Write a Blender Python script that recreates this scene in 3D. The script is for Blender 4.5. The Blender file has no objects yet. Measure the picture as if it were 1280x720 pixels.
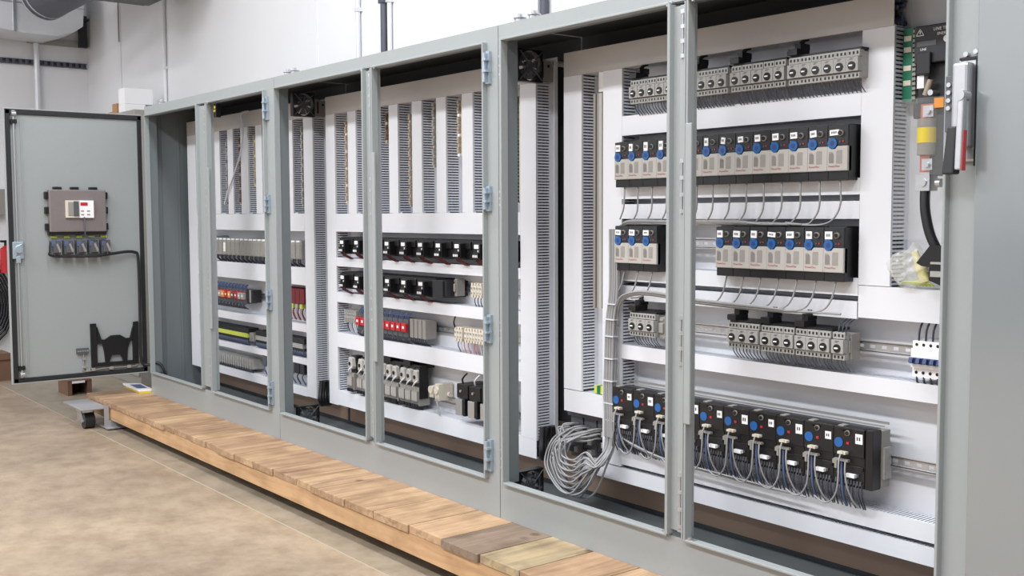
import bpy, bmesh, math, random
from mathutils import Vector
random.seed(7)
S = bpy.context.scene
COL = S.collection
PI = math.pi

# ------------------------------------------------------------------ materials
def srgb(r, g, b):
    def c(v):
        v /= 255.0
        return v/12.92 if v <= 0.04045 else ((v+0.055)/1.055)**2.4
    return (c(r), c(g), c(b), 1)
def mat(name, rgb, rough=0.5, metal=0.0, noise=0.0, nscale=20, bump=0.0, spec=0.5, **kw):
    m = bpy.data.materials.new(name); m.use_nodes = True
    nt = m.node_tree; b = nt.nodes['Principled BSDF']
    col = srgb(*rgb)
    b.inputs['Base Color'].default_value = col
    b.inputs['Roughness'].default_value = rough
    b.inputs['Metallic'].default_value = metal
    b.inputs['Specular IOR Level'].default_value = spec
    tc = nt.nodes.new('ShaderNodeTexCoord')
    n = nt.nodes.new('ShaderNodeTexNoise'); n.inputs['Scale'].default_value = nscale; n.inputs['Detail'].default_value = 4
    nt.links.new(tc.outputs['Object'], n.inputs['Vector'])
    mx = nt.nodes.new('ShaderNodeMix'); mx.data_type = 'RGBA'
    k = 1-noise
    mx.inputs['A'].default_value = (col[0]*k, col[1]*k, col[2]*k, 1)
    mx.inputs['B'].default_value = (min(1, col[0]*(1+noise)), min(1, col[1]*(1+noise)), min(1, col[2]*(1+noise)), 1)
    nt.links.new(n.outputs['Fac'], mx.inputs['Factor'])
    nt.links.new(mx.outputs['Result'], b.inputs['Base Color'])
    if bump:
        bp = nt.nodes.new('ShaderNodeBump'); bp.inputs['Strength'].default_value = bump; bp.inputs['Distance'].default_value = 0.002
        nt.links.new(n.outputs['Fac'], bp.inputs['Height']); nt.links.new(bp.outputs['Normal'], b.inputs['Normal'])
    for key, v in kw.items(): b.inputs[key.replace('_', ' ')].default_value = v
    return m
M = {}
M['paint'] = mat('grey_enclosure_paint', (153, 158, 159), 0.42, noise=.03, nscale=60)
M['paint_gloss'] = mat('grey_enclosure_gloss', (128, 134, 137), 0.2, noise=.02, nscale=8, spec=1.0, Coat_Weight=1.0, Coat_Roughness=.12)
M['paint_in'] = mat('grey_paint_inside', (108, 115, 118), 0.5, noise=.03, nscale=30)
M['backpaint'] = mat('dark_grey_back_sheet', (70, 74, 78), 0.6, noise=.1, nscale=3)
M['bounce_tint'] = mat('brown_bounce_tint', (168, 142, 124), 0.7, noise=.12, nscale=5)  # brown of floor bounce, lighter than the shaded back above
M['duct'] = mat('white_duct_pvc', (224, 226, 232), 0.4, noise=.012, nscale=12)
M['ducttop'] = mat('beige_grey_duct_cover', (186, 182, 180), 0.45, noise=.03, nscale=12)
M['ductside'] = mat('grey_white_duct_pvc', (222, 225, 233), 0.5, noise=.02, nscale=12)
M['panel'] = mat('white_panel_enamel', (225, 227, 233), 0.35, noise=.015, nscale=6)
M['black'] = mat('black_plastic', (17, 17, 20), 0.42, noise=.1, nscale=40)
M['black2'] = mat('charcoal_plastic', (36, 37, 41), 0.5, noise=.1, nscale=40)
M['dgrey'] = mat('dark_grey_plastic', (84, 86, 92), 0.5, noise=.08, nscale=40)
M['grey'] = mat('grey_plastic', (160, 159, 156), 0.5, noise=.22, nscale=90)
M['lgrey'] = mat('light_warm_grey_plastic', (178, 175, 170), 0.42, noise=.03, nscale=60)
M['mgrey'] = mat('mid_warm_grey_plastic', (146, 143, 138), 0.5, noise=.05, nscale=60)
M['white'] = mat('white_label', (244, 244, 246), 0.5)
M['ink'] = mat('dark_ink', (60, 62, 70), 0.6)
M['blue'] = mat('blue_plastic', (30, 92, 160), 0.35, noise=.05)
M['bluedark'] = mat('navy_plastic', (42, 62, 110), 0.45, noise=.05)
M['red'] = mat('red_plastic', (190, 36, 44), 0.4, noise=.05)
M['redink'] = mat('red_ink', (168, 58, 60), 0.6)
M['orange'] = mat('orange_plastic', (232, 150, 60), 0.45, noise=.05)
M['yellow'] = mat('yellow_plastic', (224, 200, 60), 0.45, noise=.05)
M['paleyellow'] = mat('pale_yellow_foam', (222, 214, 150), 0.7, noise=.1)
M['limeyellow'] = mat('yellow_green_plastic', (196, 206, 90), 0.5, noise=.05)
M['green'] = mat('green_circuit_board', (20, 110, 84), 0.45, noise=.3, nscale=60)
M['steel'] = mat('zinc_plated_steel', (196, 198, 202), 0.32, 0.85, noise=.08, nscale=40)
M['zincblue'] = mat('bluish_zinc', (176, 190, 202), 0.4, 0.6, noise=.1, nscale=60)
M['galv'] = mat('galvanised_sheet', (222, 224, 228), 0.4, 0.35, noise=.12, nscale=5)
M['copper'] = mat('copper_bar', (190, 110, 84), 0.35, 0.8, noise=.1)
M['cable'] = mat('grey_network_cable', (150, 150, 152), 0.45, noise=.05)
M['cablebk'] = mat('black_cable', (28, 28, 32), 0.45, noise=.05)
M['wirelead'] = mat('slate_wire', (86, 92, 108), 0.5, noise=.3, nscale=90)
M['zincgrey'] = mat('dull_zinc', (168, 168, 172), 0.45, 0.3, noise=.1)
M['wiredk'] = mat('dark_wire', (52, 54, 66), 0.5, noise=.1)
M['wireblue'] = mat('blue_grey_wire', (84, 100, 140), 0.5, noise=.1)
M['wirepink'] = mat('pink_wire', (206, 120, 130), 0.5, noise=.1)
M['wiredred'] = mat('dark_red_wire', (110, 30, 40), 0.5, noise=.1)
M['wirewht'] = mat('pale_wire', (206, 208, 216), 0.5, noise=.05)
M['rubber'] = mat('black_rubber_gasket', (30, 30, 34), 0.6, noise=.1)
M['hmi'] = mat('brown_grey_metal', (132, 124, 124), 0.5, 0.3, noise=.1, nscale=120)
M['card'] = mat('brown_cardboard', (176, 132, 92), 0.7, noise=.06)
M['brownwood'] = mat('brown_wood', (112, 84, 66), 0.7, noise=.15, nscale=20)
M['wall'] = mat('white_wall_paint', (228, 229, 232), 0.7, noise=.025, nscale=2.2, bump=.15)
M['darkmetal'] = mat('dark_grey_metal', (86, 88, 98), 0.45, 0.4, noise=.12, nscale=10)
M['cream'] = mat('cream_plastic', (214, 206, 190), 0.5, noise=.08, nscale=60)
M['tan'] = mat('tan_terminal', (172, 160, 140), 0.5, noise=.2, nscale=120)
M['bag'] = None

def mat_clear(name, rgb, alpha, rough):
    m = bpy.data.materials.new(name); m.use_nodes = True
    b = m.node_tree.nodes['Principled BSDF']; b.inputs['Base Color'].default_value = srgb(*rgb)
    b.inputs['Alpha'].default_value = alpha; b.inputs['Roughness'].default_value = rough
    return m
M['bag'] = mat_clear('clear_plastic_film', (240, 240, 236), .28, .12)
M['clear'] = mat_clear('clear_polycarbonate', (225, 228, 230), .07, .06)

def mat_floor(nm='tan_concrete', lo=(146, 129, 111), hi=(178, 159, 136)):
    m = bpy.data.materials.new(nm); m.use_nodes = True; nt = m.node_tree; b = nt.nodes['Principled BSDF']
    tc = nt.nodes.new('ShaderNodeTexCoord')
    def noise(sc, det, rough=.6):
        n = nt.nodes.new('ShaderNodeTexNoise'); n.inputs['Scale'].default_value = sc; n.inputs['Detail'].default_value = det
        n.inputs['Roughness'].default_value = rough; nt.links.new(tc.outputs['Object'], n.inputs['Vector']); return n
    n1 = noise(1.1, 6); n2 = noise(9, 8, .7); n3 = noise(60, 4)
    r = nt.nodes.new('ShaderNodeValToRGB'); cr = r.color_ramp
    cr.elements[0].position = .32; cr.elements[0].color = srgb(*lo)
    cr.elements[1].position = .68; cr.elements[1].color = srgb(*hi)
    nt.links.new(n1.outputs['Fac'], r.inputs['Fac'])
    r2 = nt.nodes.new('ShaderNodeValToRGB'); r2.color_ramp.elements[0].position = .34; r2.color_ramp.elements[0].color = (.66, .62, .58, 1)
    r2.color_ramp.elements[1].position = .6; r2.color_ramp.elements[1].color = (1, 1, 1, 1)
    nt.links.new(n2.outputs['Fac'], r2.inputs['Fac'])
    mx = nt.nodes.new('ShaderNodeMix'); mx.data_type = 'RGBA'; mx.blend_type = 'MULTIPLY'; mx.inputs['Factor'].default_value = .75
    nt.links.new(r.outputs['Color'], mx.inputs['A']); nt.links.new(r2.outputs['Color'], mx.inputs['B'])
    # small dark stains and chips
    v = nt.nodes.new('ShaderNodeTexVoronoi'); v.inputs['Scale'].default_value = 3.1
    ad = nt.nodes.new('ShaderNodeVectorMath'); ad.operation = 'ADD'
    nt.links.new(tc.outputs['Object'], ad.inputs[0]); nt.links.new(n2.outputs['Color'], ad.inputs[1]); nt.links.new(ad.outputs[0], v.inputs['Vector'])
    r3 = nt.nodes.new('ShaderNodeValToRGB'); r3.color_ramp.elements[0].position = .02; r3.color_ramp.elements[0].color = (.55, .5, .46, 1)
    r3.color_ramp.elements[1].position = .09; r3.color_ramp.elements[1].color = (1, 1, 1, 1)
    nt.links.new(v.outputs['Distance'], r3.inputs['Fac'])
    m2 = nt.nodes.new('ShaderNodeMix'); m2.data_type = 'RGBA'; m2.blend_type = 'MULTIPLY'; m2.inputs['Factor'].default_value = .6
    nt.links.new(mx.outputs['Result'], m2.inputs['A']); nt.links.new(r3.outputs['Color'], m2.inputs['B'])
    nt.links.new(m2.outputs['Result'], b.inputs['Base Color'])
    rr = nt.nodes.new('ShaderNodeMapRange'); rr.inputs['To Min'].default_value = .38; rr.inputs['To Max'].default_value = .62
    nt.links.new(n2.outputs['Fac'], rr.inputs['Value']); nt.links.new(rr.outputs['Result'], b.inputs['Roughness'])
    bp = nt.nodes.new('ShaderNodeBump'); bp.inputs['Strength'].default_value = .15; bp.inputs['Distance'].default_value = .003
    nt.links.new(n3.outputs['Fac'], bp.inputs['Height']); nt.links.new(bp.outputs['Normal'], b.inputs['Normal'])
    return m
M['floor'] = mat_floor()
M['floor2'] = mat_floor('grey_green_concrete', (140, 130, 115), (164, 150, 131))
M['joint'] = mat('joint_sealant', (172, 160, 142), .7)

def mat_wood(name, lo, hi, along='Y', stain=.6):
    m = bpy.data.materials.new(name); m.use_nodes = True; nt = m.node_tree; b = nt.nodes['Principled BSDF']
    tc = nt.nodes.new('ShaderNodeTexCoord'); mp = nt.nodes.new('ShaderNodeMapping')
    oi = nt.nodes.new('ShaderNodeObjectInfo'); cm = nt.nodes.new('ShaderNodeCombineXYZ')
    ml = nt.nodes.new('ShaderNodeMath'); ml.operation = 'MULTIPLY'; ml.inputs[1].default_value = 37
    nt.links.new(oi.outputs['Random'], ml.inputs[0]); nt.links.new(ml.outputs[0], cm.inputs[0]); nt.links.new(ml.outputs[0], cm.inputs[2])
    ad = nt.nodes.new('ShaderNodeVectorMath'); ad.operation = 'ADD'
    sc = (26, 2.2, 26) if along == 'Y' else (2.2, 26, 26)
    mp.inputs['Scale'].default_value = sc
    nt.links.new(tc.outputs['Object'], mp.inputs['Vector']); nt.links.new(mp.outputs[0], ad.inputs[0]); nt.links.new(cm.outputs[0], ad.inputs[1])
    n = nt.nodes.new('ShaderNodeTexNoise'); n.inputs['Scale'].default_value = 1; n.inputs['Detail'].default_value = 8; n.inputs['Roughness'].default_value = .65; n.inputs['Distortion'].default_value = .6
    nt.links.new(ad.outputs[0], n.inputs['Vector'])
    r = nt.nodes.new('ShaderNodeValToRGB'); r.color_ramp.elements[0].position = .3; r.color_ramp.elements[0].color = srgb(*lo)
    r.color_ramp.elements[1].position = .62; r.color_ramp.elements[1].color = srgb(*hi)
    nt.links.new(n.outputs['Fac'], r.inputs['Fac'])
    n2 = nt.nodes.new('ShaderNodeTexNoise'); n2.inputs['Scale'].default_value = 6; n2.inputs['Detail'].default_value = 6
    ad2 = nt.nodes.new('ShaderNodeVectorMath'); ad2.operation = 'ADD'
    nt.links.new(tc.outputs['Object'], ad2.inputs[0]); nt.links.new(cm.outputs[0], ad2.inputs[1]); nt.links.new(ad2.outputs[0], n2.inputs['Vector'])
    r2 = nt.nodes.new('ShaderNodeValToRGB'); r2.color_ramp.elements[0].position = .38; r2.color_ramp.elements[0].color = (.62, .58, .55, 1)
    r2.color_ramp.elements[1].position = .55; r2.color_ramp.elements[1].color = (1, 1, 1, 1)
    nt.links.new(n2.outputs['Fac'], r2.inputs['Fac'])
    mx = nt.nodes.new('ShaderNodeMix'); mx.data_type = 'RGBA'; mx.blend_type = 'MULTIPLY'; mx.inputs['Factor'].default_value = stain
    nt.links.new(r.outputs['Color'], mx.inputs['A']); nt.links.new(r2.outputs['Color'], mx.inputs['B'])
    # knots
    v = nt.nodes.new('ShaderNodeTexVoronoi'); v.inputs['Scale'].default_value = 4.2
    nt.links.new(ad2.outputs[0], v.inputs['Vector'])
    r3 = nt.nodes.new('ShaderNodeValToRGB'); r3.color_ramp.elements[0].position = .04; r3.color_ramp.elements[0].color = (.3, .2, .15, 1)
    r3.color_ramp.elements[1].position = .11; r3.color_ramp.elements[1].color = (1, 1, 1, 1)
    nt.links.new(v.outputs['Distance'], r3.inputs['Fac'])
    m2 = nt.nodes.new('ShaderNodeMix'); m2.data_type = 'RGBA'; m2.blend_type = 'MULTIPLY'; m2.inputs['Factor'].default_value = .7
    nt.links.new(mx.outputs['Result'], m2.inputs['A']); nt.links.new(r3.outputs['Color'], m2.inputs['B'])
    nt.links.new(m2.outputs['Result'], b.inputs['Base Color'])
    b.inputs['Roughness'].default_value = .7
    bp = nt.nodes.new('ShaderNodeBump'); bp.inputs['Strength'].default_value = .3; bp.inputs['Distance'].default_value = .002
    nt.links.new(n.outputs['Fac'], bp.inputs['Height']); nt.links.new(bp.outputs['Normal'], b.inputs['Normal'])
    return m
M['plank'] = mat_wood('pine_plank', (140, 108, 82), (186, 154, 122))
M['plank_b'] = mat_wood('yellow_pine_plank', (150, 118, 88), (196, 164, 130))
M['plank_g'] = mat_wood('greenish_stained_plank', (140, 126, 102), (186, 164, 128), stain=.8)
M['plank_d'] = mat_wood('weathered_dark_plank', (104, 88, 76), (146, 126, 108), stain=.7)
M['beam'] = mat_wood('pine_beam', (176, 136, 98), (206, 168, 126), 'X', .4)

# ------------------------------------------------------------------ mesh builder
class MB:
    def __init__(s): s.v = []; s.f = []; s.m = []; s.s = []
    def _add(s, vs, fs, m=0, sm=False):
        o = len(s.v); s.v += [tuple(p) for p in vs]
        for f in fs: s.f.append([i+o for i in f]); s.m.append(m); s.s.append(sm)
        return s
    def box(s, x0, y0, z0, x1, y1, z1, m=0):
        vs = [(x0,y0,z0),(x1,y0,z0),(x1,y1,z0),(x0,y1,z0),(x0,y0,z1),(x1,y0,z1),(x1,y1,z1),(x0,y1,z1)]
        return s._add(vs, [(0,3,2,1),(4,5,6,7),(0,1,5,4),(1,2,6,5),(2,3,7,6),(3,0,4,7)], m)
    def hexa(s, vs, m=0):
        return s._add(vs, [(0,3,2,1),(4,5,6,7),(0,1,5,4),(1,2,6,5),(2,3,7,6),(3,0,4,7)], m)
    def prism(s, poly, axis, a0, a1, m=0):
        # poly: list of 2D points; axis 'y' -> (x,z), 'x' -> (y,z), 'z' -> (x,y)
        def P(p, a):
            return {'y': (p[0], a, p[1]), 'x': (a, p[0], p[1]), 'z': (p[0], p[1], a)}[axis]
        n = len(poly); vs = [P(p, a0) for p in poly]+[P(p, a1) for p in poly]
        fs = [tuple(range(n)), tuple(range(2*n-1, n-1, -1))]+[(i, (i+1) % n, n+(i+1) % n, n+i) for i in range(n)]
        return s._add(vs, fs, m)
    def cyl(s, p0, p1, r, n=12, m=0, r1=None, caps=True):
        p0 = Vector(p0); p1 = Vector(p1); d = (p1-p0).normalized()
        a = d.orthogonal().normalized(); b = d.cross(a); r1 = r if r1 is None else r1
        vs = [p0+(a*math.cos(2*PI*i/n)+b*math.sin(2*PI*i/n))*r for i in range(n)]
        vs += [p1+(a*math.cos(2*PI*i/n)+b*math.sin(2*PI*i/n))*r1 for i in range(n)]
        s._add(vs, [(i, (i+1) % n, n+(i+1) % n, n+i) for i in range(n)], m, True)
        if caps:
            s._add(vs[:n], [tuple(range(n-1, -1, -1))], m); s._add(vs[n:], [tuple(range(n))], m)
        return s
    def tube(s, pts, r, n=6, m=0, sub=4):
        P = spline(pts, sub) if sub else [Vector(p) for p in pts]
        N = len(P); rings = []; prev = None
        for i in range(N):
            d = (P[min(i+1, N-1)]-P[max(i-1, 0)]).normalized()
            if prev is None: a = d.orthogonal().normalized()
            else:
                a = (prev-d*prev.dot(d))
                a = a.normalized() if a.length > 1e-6 else d.orthogonal().normalized()
            prev = a; b = d.cross(a)
            rings += [P[i]+(a*math.cos(2*PI*k/n)+b*math.sin(2*PI*k/n))*r for k in range(n)]
        fs = [(i*n+k, i*n+(k+1) % n, (i+1)*n+(k+1) % n, (i+1)*n+k) for i in range(N-1) for k in range(n)]
        s._add(rings, fs, m, True)
        s._add(rings[:n], [tuple(range(n-1, -1, -1))], m); s._add(rings[-n:], [tuple(range(n))], m)
        return s
    def mesh(s, name, mats):
        me = bpy.data.meshes.new(name); me.from_pydata(s.v, [], s.f)
        for mm in mats: me.materials.append(mm)
        me.polygons.foreach_set('material_index', s.m)
        me.polygons.foreach_set('use_smooth', s.s)
        bm = bmesh.new(); bm.from_mesh(me); bmesh.ops.recalc_face_normals(bm, faces=bm.faces); bm.to_mesh(me); bm.free()
        me.update(); return me
    def build(s, name, mats, parent=None, loc=None, bev=0):
        if not isinstance(mats, (list, tuple)): mats = [mats]
        mats = [M[x] if isinstance(x, str) else x for x in mats]
        if parent is None and loc is not None:
            L = Vector(loc); s.v = [tuple(Vector(p)-L) for p in s.v]
        o = bpy.data.objects.new(name, s.mesh(name, mats)); COL.objects.link(o)
        if parent is not None:
            o.parent = parent
            if loc is not None: o.location = loc
        elif loc is not None: o.location = loc
        if bev:
            b = o.modifiers.new('bevel', 'BEVEL'); b.width = bev; b.segments = 2; b.limit_method = 'ANGLE'
        return o
def spline(pts, sub):
    P = [Vector(p) for p in pts]
    if len(P) < 3: return P
    out = []
    for i in range(len(P)-1):
        a = P[max(i-1, 0)]; b = P[i]; c = P[i+1]; d = P[min(i+2, len(P)-1)]
        for k in range(sub):
            t = k/sub
            out.append(.5*((2*b)+(-a+c)*t+(2*a-5*b+4*c-d)*t*t+(-a+3*b-3*c+d)*t*t*t))
    out.append(P[-1]); return out
def tag(o, label=None, cat=None, group=None, kind=None):
    if label: o['label'] = label
    if cat: o['category'] = cat
    if group: o['group'] = group
    if kind: o['kind'] = kind
    return o
def empty(name, loc, label, cat, group=None, rot=None):
    o = bpy.data.objects.new(name, None); COL.objects.link(o); o.location = loc
    o.empty_display_size = .05
    if rot: o.rotation_euler = rot
    return tag(o, label, cat, group)
def copy_tree(o, parent=None):
    c = o.copy(); COL.objects.link(c)
    if parent is not None: c.parent = parent
    for ch in list(o.children): copy_tree(ch, c)
    return c
ORD = ['first', 'second', 'third', 'fourth', 'fifth', 'sixth', 'seventh', 'eighth', 'ninth', 'tenth', 'eleventh', 'twelfth', 'thirteenth', 'fourteenth', 'fifteenth', 'sixteenth']
def text_mb(txt, size):
    cu = bpy.data.curves.new('lettering', 'FONT'); cu.body = txt; cu.size = size
    o = bpy.data.objects.new('lettering', cu); COL.objects.link(o)
    dg = bpy.context.evaluated_depsgraph_get(); me = bpy.data.meshes.new_from_object(o.evaluated_get(dg))
    mb = MB(); mb._add([(v.co.x, 0, v.co.y) for v in me.vertices], [tuple(p.vertices) for p in me.polygons])
    bpy.data.objects.remove(o); bpy.data.meshes.remove(me)
    return mb
def shift(mb, dx, dy, dz):
    mb.v = [(a+dx, b+dy, c+dz) for a, b, c in mb.v]; return mb

FLOOR = -0.165
W = 1.83
H = 1.818
YD, YP = .25, .335          # front of the wiring ducts, face of the mounting panels
DEPTH = .41

# ------------------------------------------------------------------ the room
def struct(mb, name, mats, **k): return tag(mb.build(name, mats, **k), kind='structure')
mb = MB(); mb.box(-4.2, -9.15, FLOOR-.1, 12, -.418, FLOOR); mb.box(-4.2, -.412, FLOOR-.1, 12, 1.05, FLOOR, 1); mb.box(-4.2, -.418, FLOOR-.1, 12, -.412, FLOOR+.0008, 2)
struct(mb, 'floor', ['floor', 'floor2', 'joint'])
mb = MB(); mb.box(-4.06, .9, FLOOR, 12, 1.05, 4.6)
struct(mb, 'wall_back', 'wall')
mb = MB(); mb.box(-4.2, -9.15, FLOOR, -4.06, .9, 4.6)
struct(mb, 'wall_left', 'wall')
mb = MB(); mb.box(-4.2, -9.15, FLOOR, 12, -9, 4.6)
struct(mb, 'wall_front', 'wall')
mb = MB(); mb.box(-4.06, -9, FLOOR, 12, -8.97, .95)
struct(mb, 'trim_3', 'darkmetal')  # unseen dark band, added with this wall for the closed door's reflection
# pale vertical joint covers on the back wall
for i, (x, w, d) in enumerate(((.575, .035, .008), (-3.09, .018, .012))):
    mb = MB(); mb.box(x-w, .9-d, FLOOR, x+w, .9, 4.6 if i == 0 else 4.6)
    struct(mb, 'trim_%d' % (i+1), 'wall')

# ------------------------------------------------------------------ enclosures
DOORLAB = None
def rim(x0, x1, z0=.146, z1=1.757):
    mb = MB(); t = .008
    for (a, b, c, d) in ((x0, z0-t, x1, z0), (x0, z1, x1, z1+t), (x0-t, z0-t, x0, z1+t), (x1, z0-t, x1+t, z1+t)):
        mb.box(a, -.02, b, c, .012, d)
    return mb
HZ = ((1.612, 1.73), (1.146, 1.238), (.655, .76), (.17, .29))
def hinge_knuckle(x, z0, z1):
    mb = MB(); mb.box(x-.004, -.012, z0, x+.018, .0, z1)
    mb.cyl((x+.002, -.022, z0+.006), (x+.002, -.022, z1-.006), .0065, 10)
    mb.box(x-.002, -.03, z0+.35*(z1-z0), x+.02, -.004, z0+.42*(z1-z0)); mb.box(x-.002, -.03, z0+.7*(z1-z0), x+.02, -.004, z0+.77*(z1-z0))
    return mb
def keeper_plate(x, z0, z1):
    mb = MB(); mb.box(x-.006, -.006, z0, x+.006, .0, z1)
    for k in range(3):
        z = z0+(z1-z0)*(k+.5)/3; mb.cyl((x, -.012, z), (x, -.004, z), .005, 8)
    return mb
def enclosure(n, o0, o1, p0, p1, label, left_wall=False, right_wall=False):
    X = n*W
    e = empty('electrical_enclosure', (X, 0, 0), label, 'enclosure', 'row of joined grey floor-standing enclosures')
    g = .0018
    x0, x1 = g, W-g
    a, b, c, d = o0-X-.008, p0-X+.008, p1-X-.008, o1-X+.008    # opening edges
    f = MB()
    f.box(x0, 0, 0, x1, .004, .138); f.box(x0, 0, 1.765, x1, .004, H)
    f.box(x0, 0, .138, a, .004, 1.765); f.box(d, 0, .138, x1, .004, 1.765)
    f.build('front_frame', 'paint', e)
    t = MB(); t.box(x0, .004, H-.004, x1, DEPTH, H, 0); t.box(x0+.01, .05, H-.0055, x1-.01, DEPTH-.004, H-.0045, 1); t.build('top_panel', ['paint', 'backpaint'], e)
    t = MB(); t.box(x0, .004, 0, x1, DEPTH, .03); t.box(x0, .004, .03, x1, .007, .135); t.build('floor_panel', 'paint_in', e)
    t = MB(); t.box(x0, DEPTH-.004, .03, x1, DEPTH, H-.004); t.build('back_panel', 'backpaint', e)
    t = MB(); t.box(x0+.01, DEPTH-.012, .05, x1-.01, DEPTH-.005, .3); tag(t.build('lower_bounce_sheet', 'bounce_tint', e), 'brown sheet standing for bounced floor light')  # floor bounce light put in as a coloured sheet low on the back
    # return flanges that run into the enclosure behind the frame
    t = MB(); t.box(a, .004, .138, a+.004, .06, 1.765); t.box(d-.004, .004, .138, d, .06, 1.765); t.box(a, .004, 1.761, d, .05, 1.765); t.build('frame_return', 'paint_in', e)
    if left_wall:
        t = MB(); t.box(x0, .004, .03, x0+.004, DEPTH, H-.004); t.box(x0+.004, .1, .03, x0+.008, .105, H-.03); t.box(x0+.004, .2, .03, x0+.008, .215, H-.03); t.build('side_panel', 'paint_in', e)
        t = MB()
        for z in (.25, .5, .75, 1.0, 1.25, 1.5): t.cyl((x0+.008, .06, z), (x0+.012, .06, z), .006, 8)
        t.build('bolt', 'steel', e)
    if right_wall:
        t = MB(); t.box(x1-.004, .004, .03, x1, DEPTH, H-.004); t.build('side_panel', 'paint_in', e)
    for r0, r1 in ((o0-X, p0-X), (p1-X, o1-X)): rim(r0, r1).build('opening_rim', 'paint', e, bev=.002)
    # centre post
    q = MB(); l, r = p0-X+.0085, p1-X-.0085
    q.box(l, -.004, .16, r, .0, 1.75); q.box(l, -.022, .146, l+.005, .03, 1.757); q.box(r-.005, -.022, .146, r, .03, 1.757)
    q.box(r-.03, -.012, .16, r-.005, -.004, 1.75)
    post = q.build('centre_post', 'paint', e, bev=.001)
    q = MB(); q.box(r, -.022, .5, r+.026, -.012, 1.4); q.build('latch_plate', 'paint', post, bev=.003)
    for z0, z1 in ((1.6, 1.73), (1.14, 1.29), (.68, .82), (.18, .34)):
        q = MB(); q.cyl((r-.017, -.014, z0), (r-.017, -.014, z1), .003, 8)
        for k in range(4):
            z = z0+(z1-z0)*k/3; q.box(r-.024, -.017, z-.006, r-.01, -.01, z+.006)
        q.build('keeper', 'steel', post)
    for z, s in ((1.765, 1), (.142, -1)):
        for x in (l-.012, r+.022):
            q = MB(); q.box(x-.016, -.014, z-.006*s if s > 0 else z, x+.016, .004, z+.002 if s > 0 else z+.006)
            q.cyl((x, -.012, z-.012*s), (x, -.012, z+.002), .007, 8); q.build('post_bolt', 'steel', post)
    return e, x0, x1
encA, *_ = enclosure(0, .048, 1.735, .868, 1.022, 'left end enclosure of the grey row, with its left door swung fully open', left_wall=True)
encB, *_ = enclosure(1, 1.868, 3.583, 2.712, 2.8, 'middle open grey enclosure holding black input blocks and small starters')
encC, *_ = enclosure(2, 3.701, 5.416, 4.518, 4.603, 'nearest open grey enclosure holding rows of blue-dialled drives', right_wall=True)
for e, X in ((encA, 1.735), (encB, 3.583-W)):
    for z0, z1 in HZ: hinge_knuckle(X+.018, z0, z1).build('hinge', 'zincblue', e)
for e in (encB, encC):
    for z0, z1 in HZ: keeper_plate(.021, z0+.01, z1-.01).build('hinge_plate', 'steel', e)
# fourth enclosure with a closed smooth door
e = empty('electrical_enclosure', (3*W, 0, 0), 'closed grey enclosure at the right edge behind the disconnect handle', 'enclosure', None)
mb = MB(); mb.box(.0025, 0, 0, W, DEPTH, H); mb.build('body', 'paint', e)
mb = MB(); mb.box(.006, -.022, .02, W-.02, -.001, H+.06); mb.build('door', 'paint_gloss', e, bev=.004)
# bracket guide hanging at the top of the far right-hand opening and white studs along the enclosure tops
g = MB(); g.box(0, -.006, -.075, .03, .02, 0, 0); g.cyl((.015, -.01, -.02), (.015, .0, -.02), .009, 10, 1); g.cyl((.015, -.012, -.04), (.015, .0, -.04), .007, 10, 1)
g.build('door_guide', ['black', 'yellow'], encA, (1.055, .02, 1.752))
for i, x in enumerate((.22, 1.93, 2.0, 3.75, 3.83)):
    g = MB(); g.cyl((0, 0, 0), (0, 0, .012), .02, 12); g.cyl((0, 0, .012), (0, 0, .03), .01, 8)
    g.cyl((0, 0, .014), (0, 0, .018), .0245, 12)
    o = g.build('lifting_eye', 'steel', [encA, encB, encB, encC, encC][i], (x-[0, W, W, 2*W, 2*W][i], .03, H))

# left door, swung open ninety degrees (plane perpendicular to the row)
door = MB(); door.box(-.034, -.822, .143, -.016, -.016, 1.764); door.box(-.03, -.826, .14, -.004, -.818, 1.767); door.box(-.03, -.822, .138, -.004, -.016, .145); door.box(-.03, -.822, 1.762, -.004, -.016, 1.769)
door = door.build('door', 'paint', encA, bev=.002); tag(door, 'grey inner face of the open left door')
gk = MB(); y0, y1, z0, z1, t = -.816, -.02, .147, 1.76, .026
for a in ((y0, z0, y1, z0+t), (y0, z1-t, y1, z1), (y0, z0, y0+t, z1), (y1-t, z0, y1, z1)): gk.box(-.017, a[0], a[1], -.004, a[2], a[3])
gk.build('door_gasket', 'rubber', door, bev=.003)
q = MB(); q.cyl((.004, -.773, .2), (.004, -.773, .9), .006, 8); q.cyl((.004, -.773, .95), (.004, -.773, 1.72), .006, 8)
q.build('latch_rod', 'steel', door)
for z in (.235, 1.69):
    q = MB(); q.box(-.016, -.79, z-.012, .012, -.756, z+.012); q.build('rod_guide', 'black', door)
for z in (.195, 1.735):
    q = MB(); q.cyl((.004, -.785, z), (.004, -.76, z), .016, 12); q.box(-.012, -.782, z-.02, .004, -.764, z+.02); q.build('rod_roller', 'steel', door)
q = MB(); q.box(-.016, -.802, .885, .012, -.742, .985); q.cyl((.012, -.772, .94), (.03, -.772, .94), .02, 14); q.box(.0, -.785, .86, .016, -.76, .9); q.prism([(-.79, .96), (-.75, .975), (-.765, .93), (-.79, .9)], 'x', .012, .02)
q.build('latch_handle', 'zincblue', door, bev=.003)
q = MB(); q.box(-.016, -.735, .2, -.012, -.728, 1.7); q.build('stiffener_bead', 'paint', door)

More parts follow.
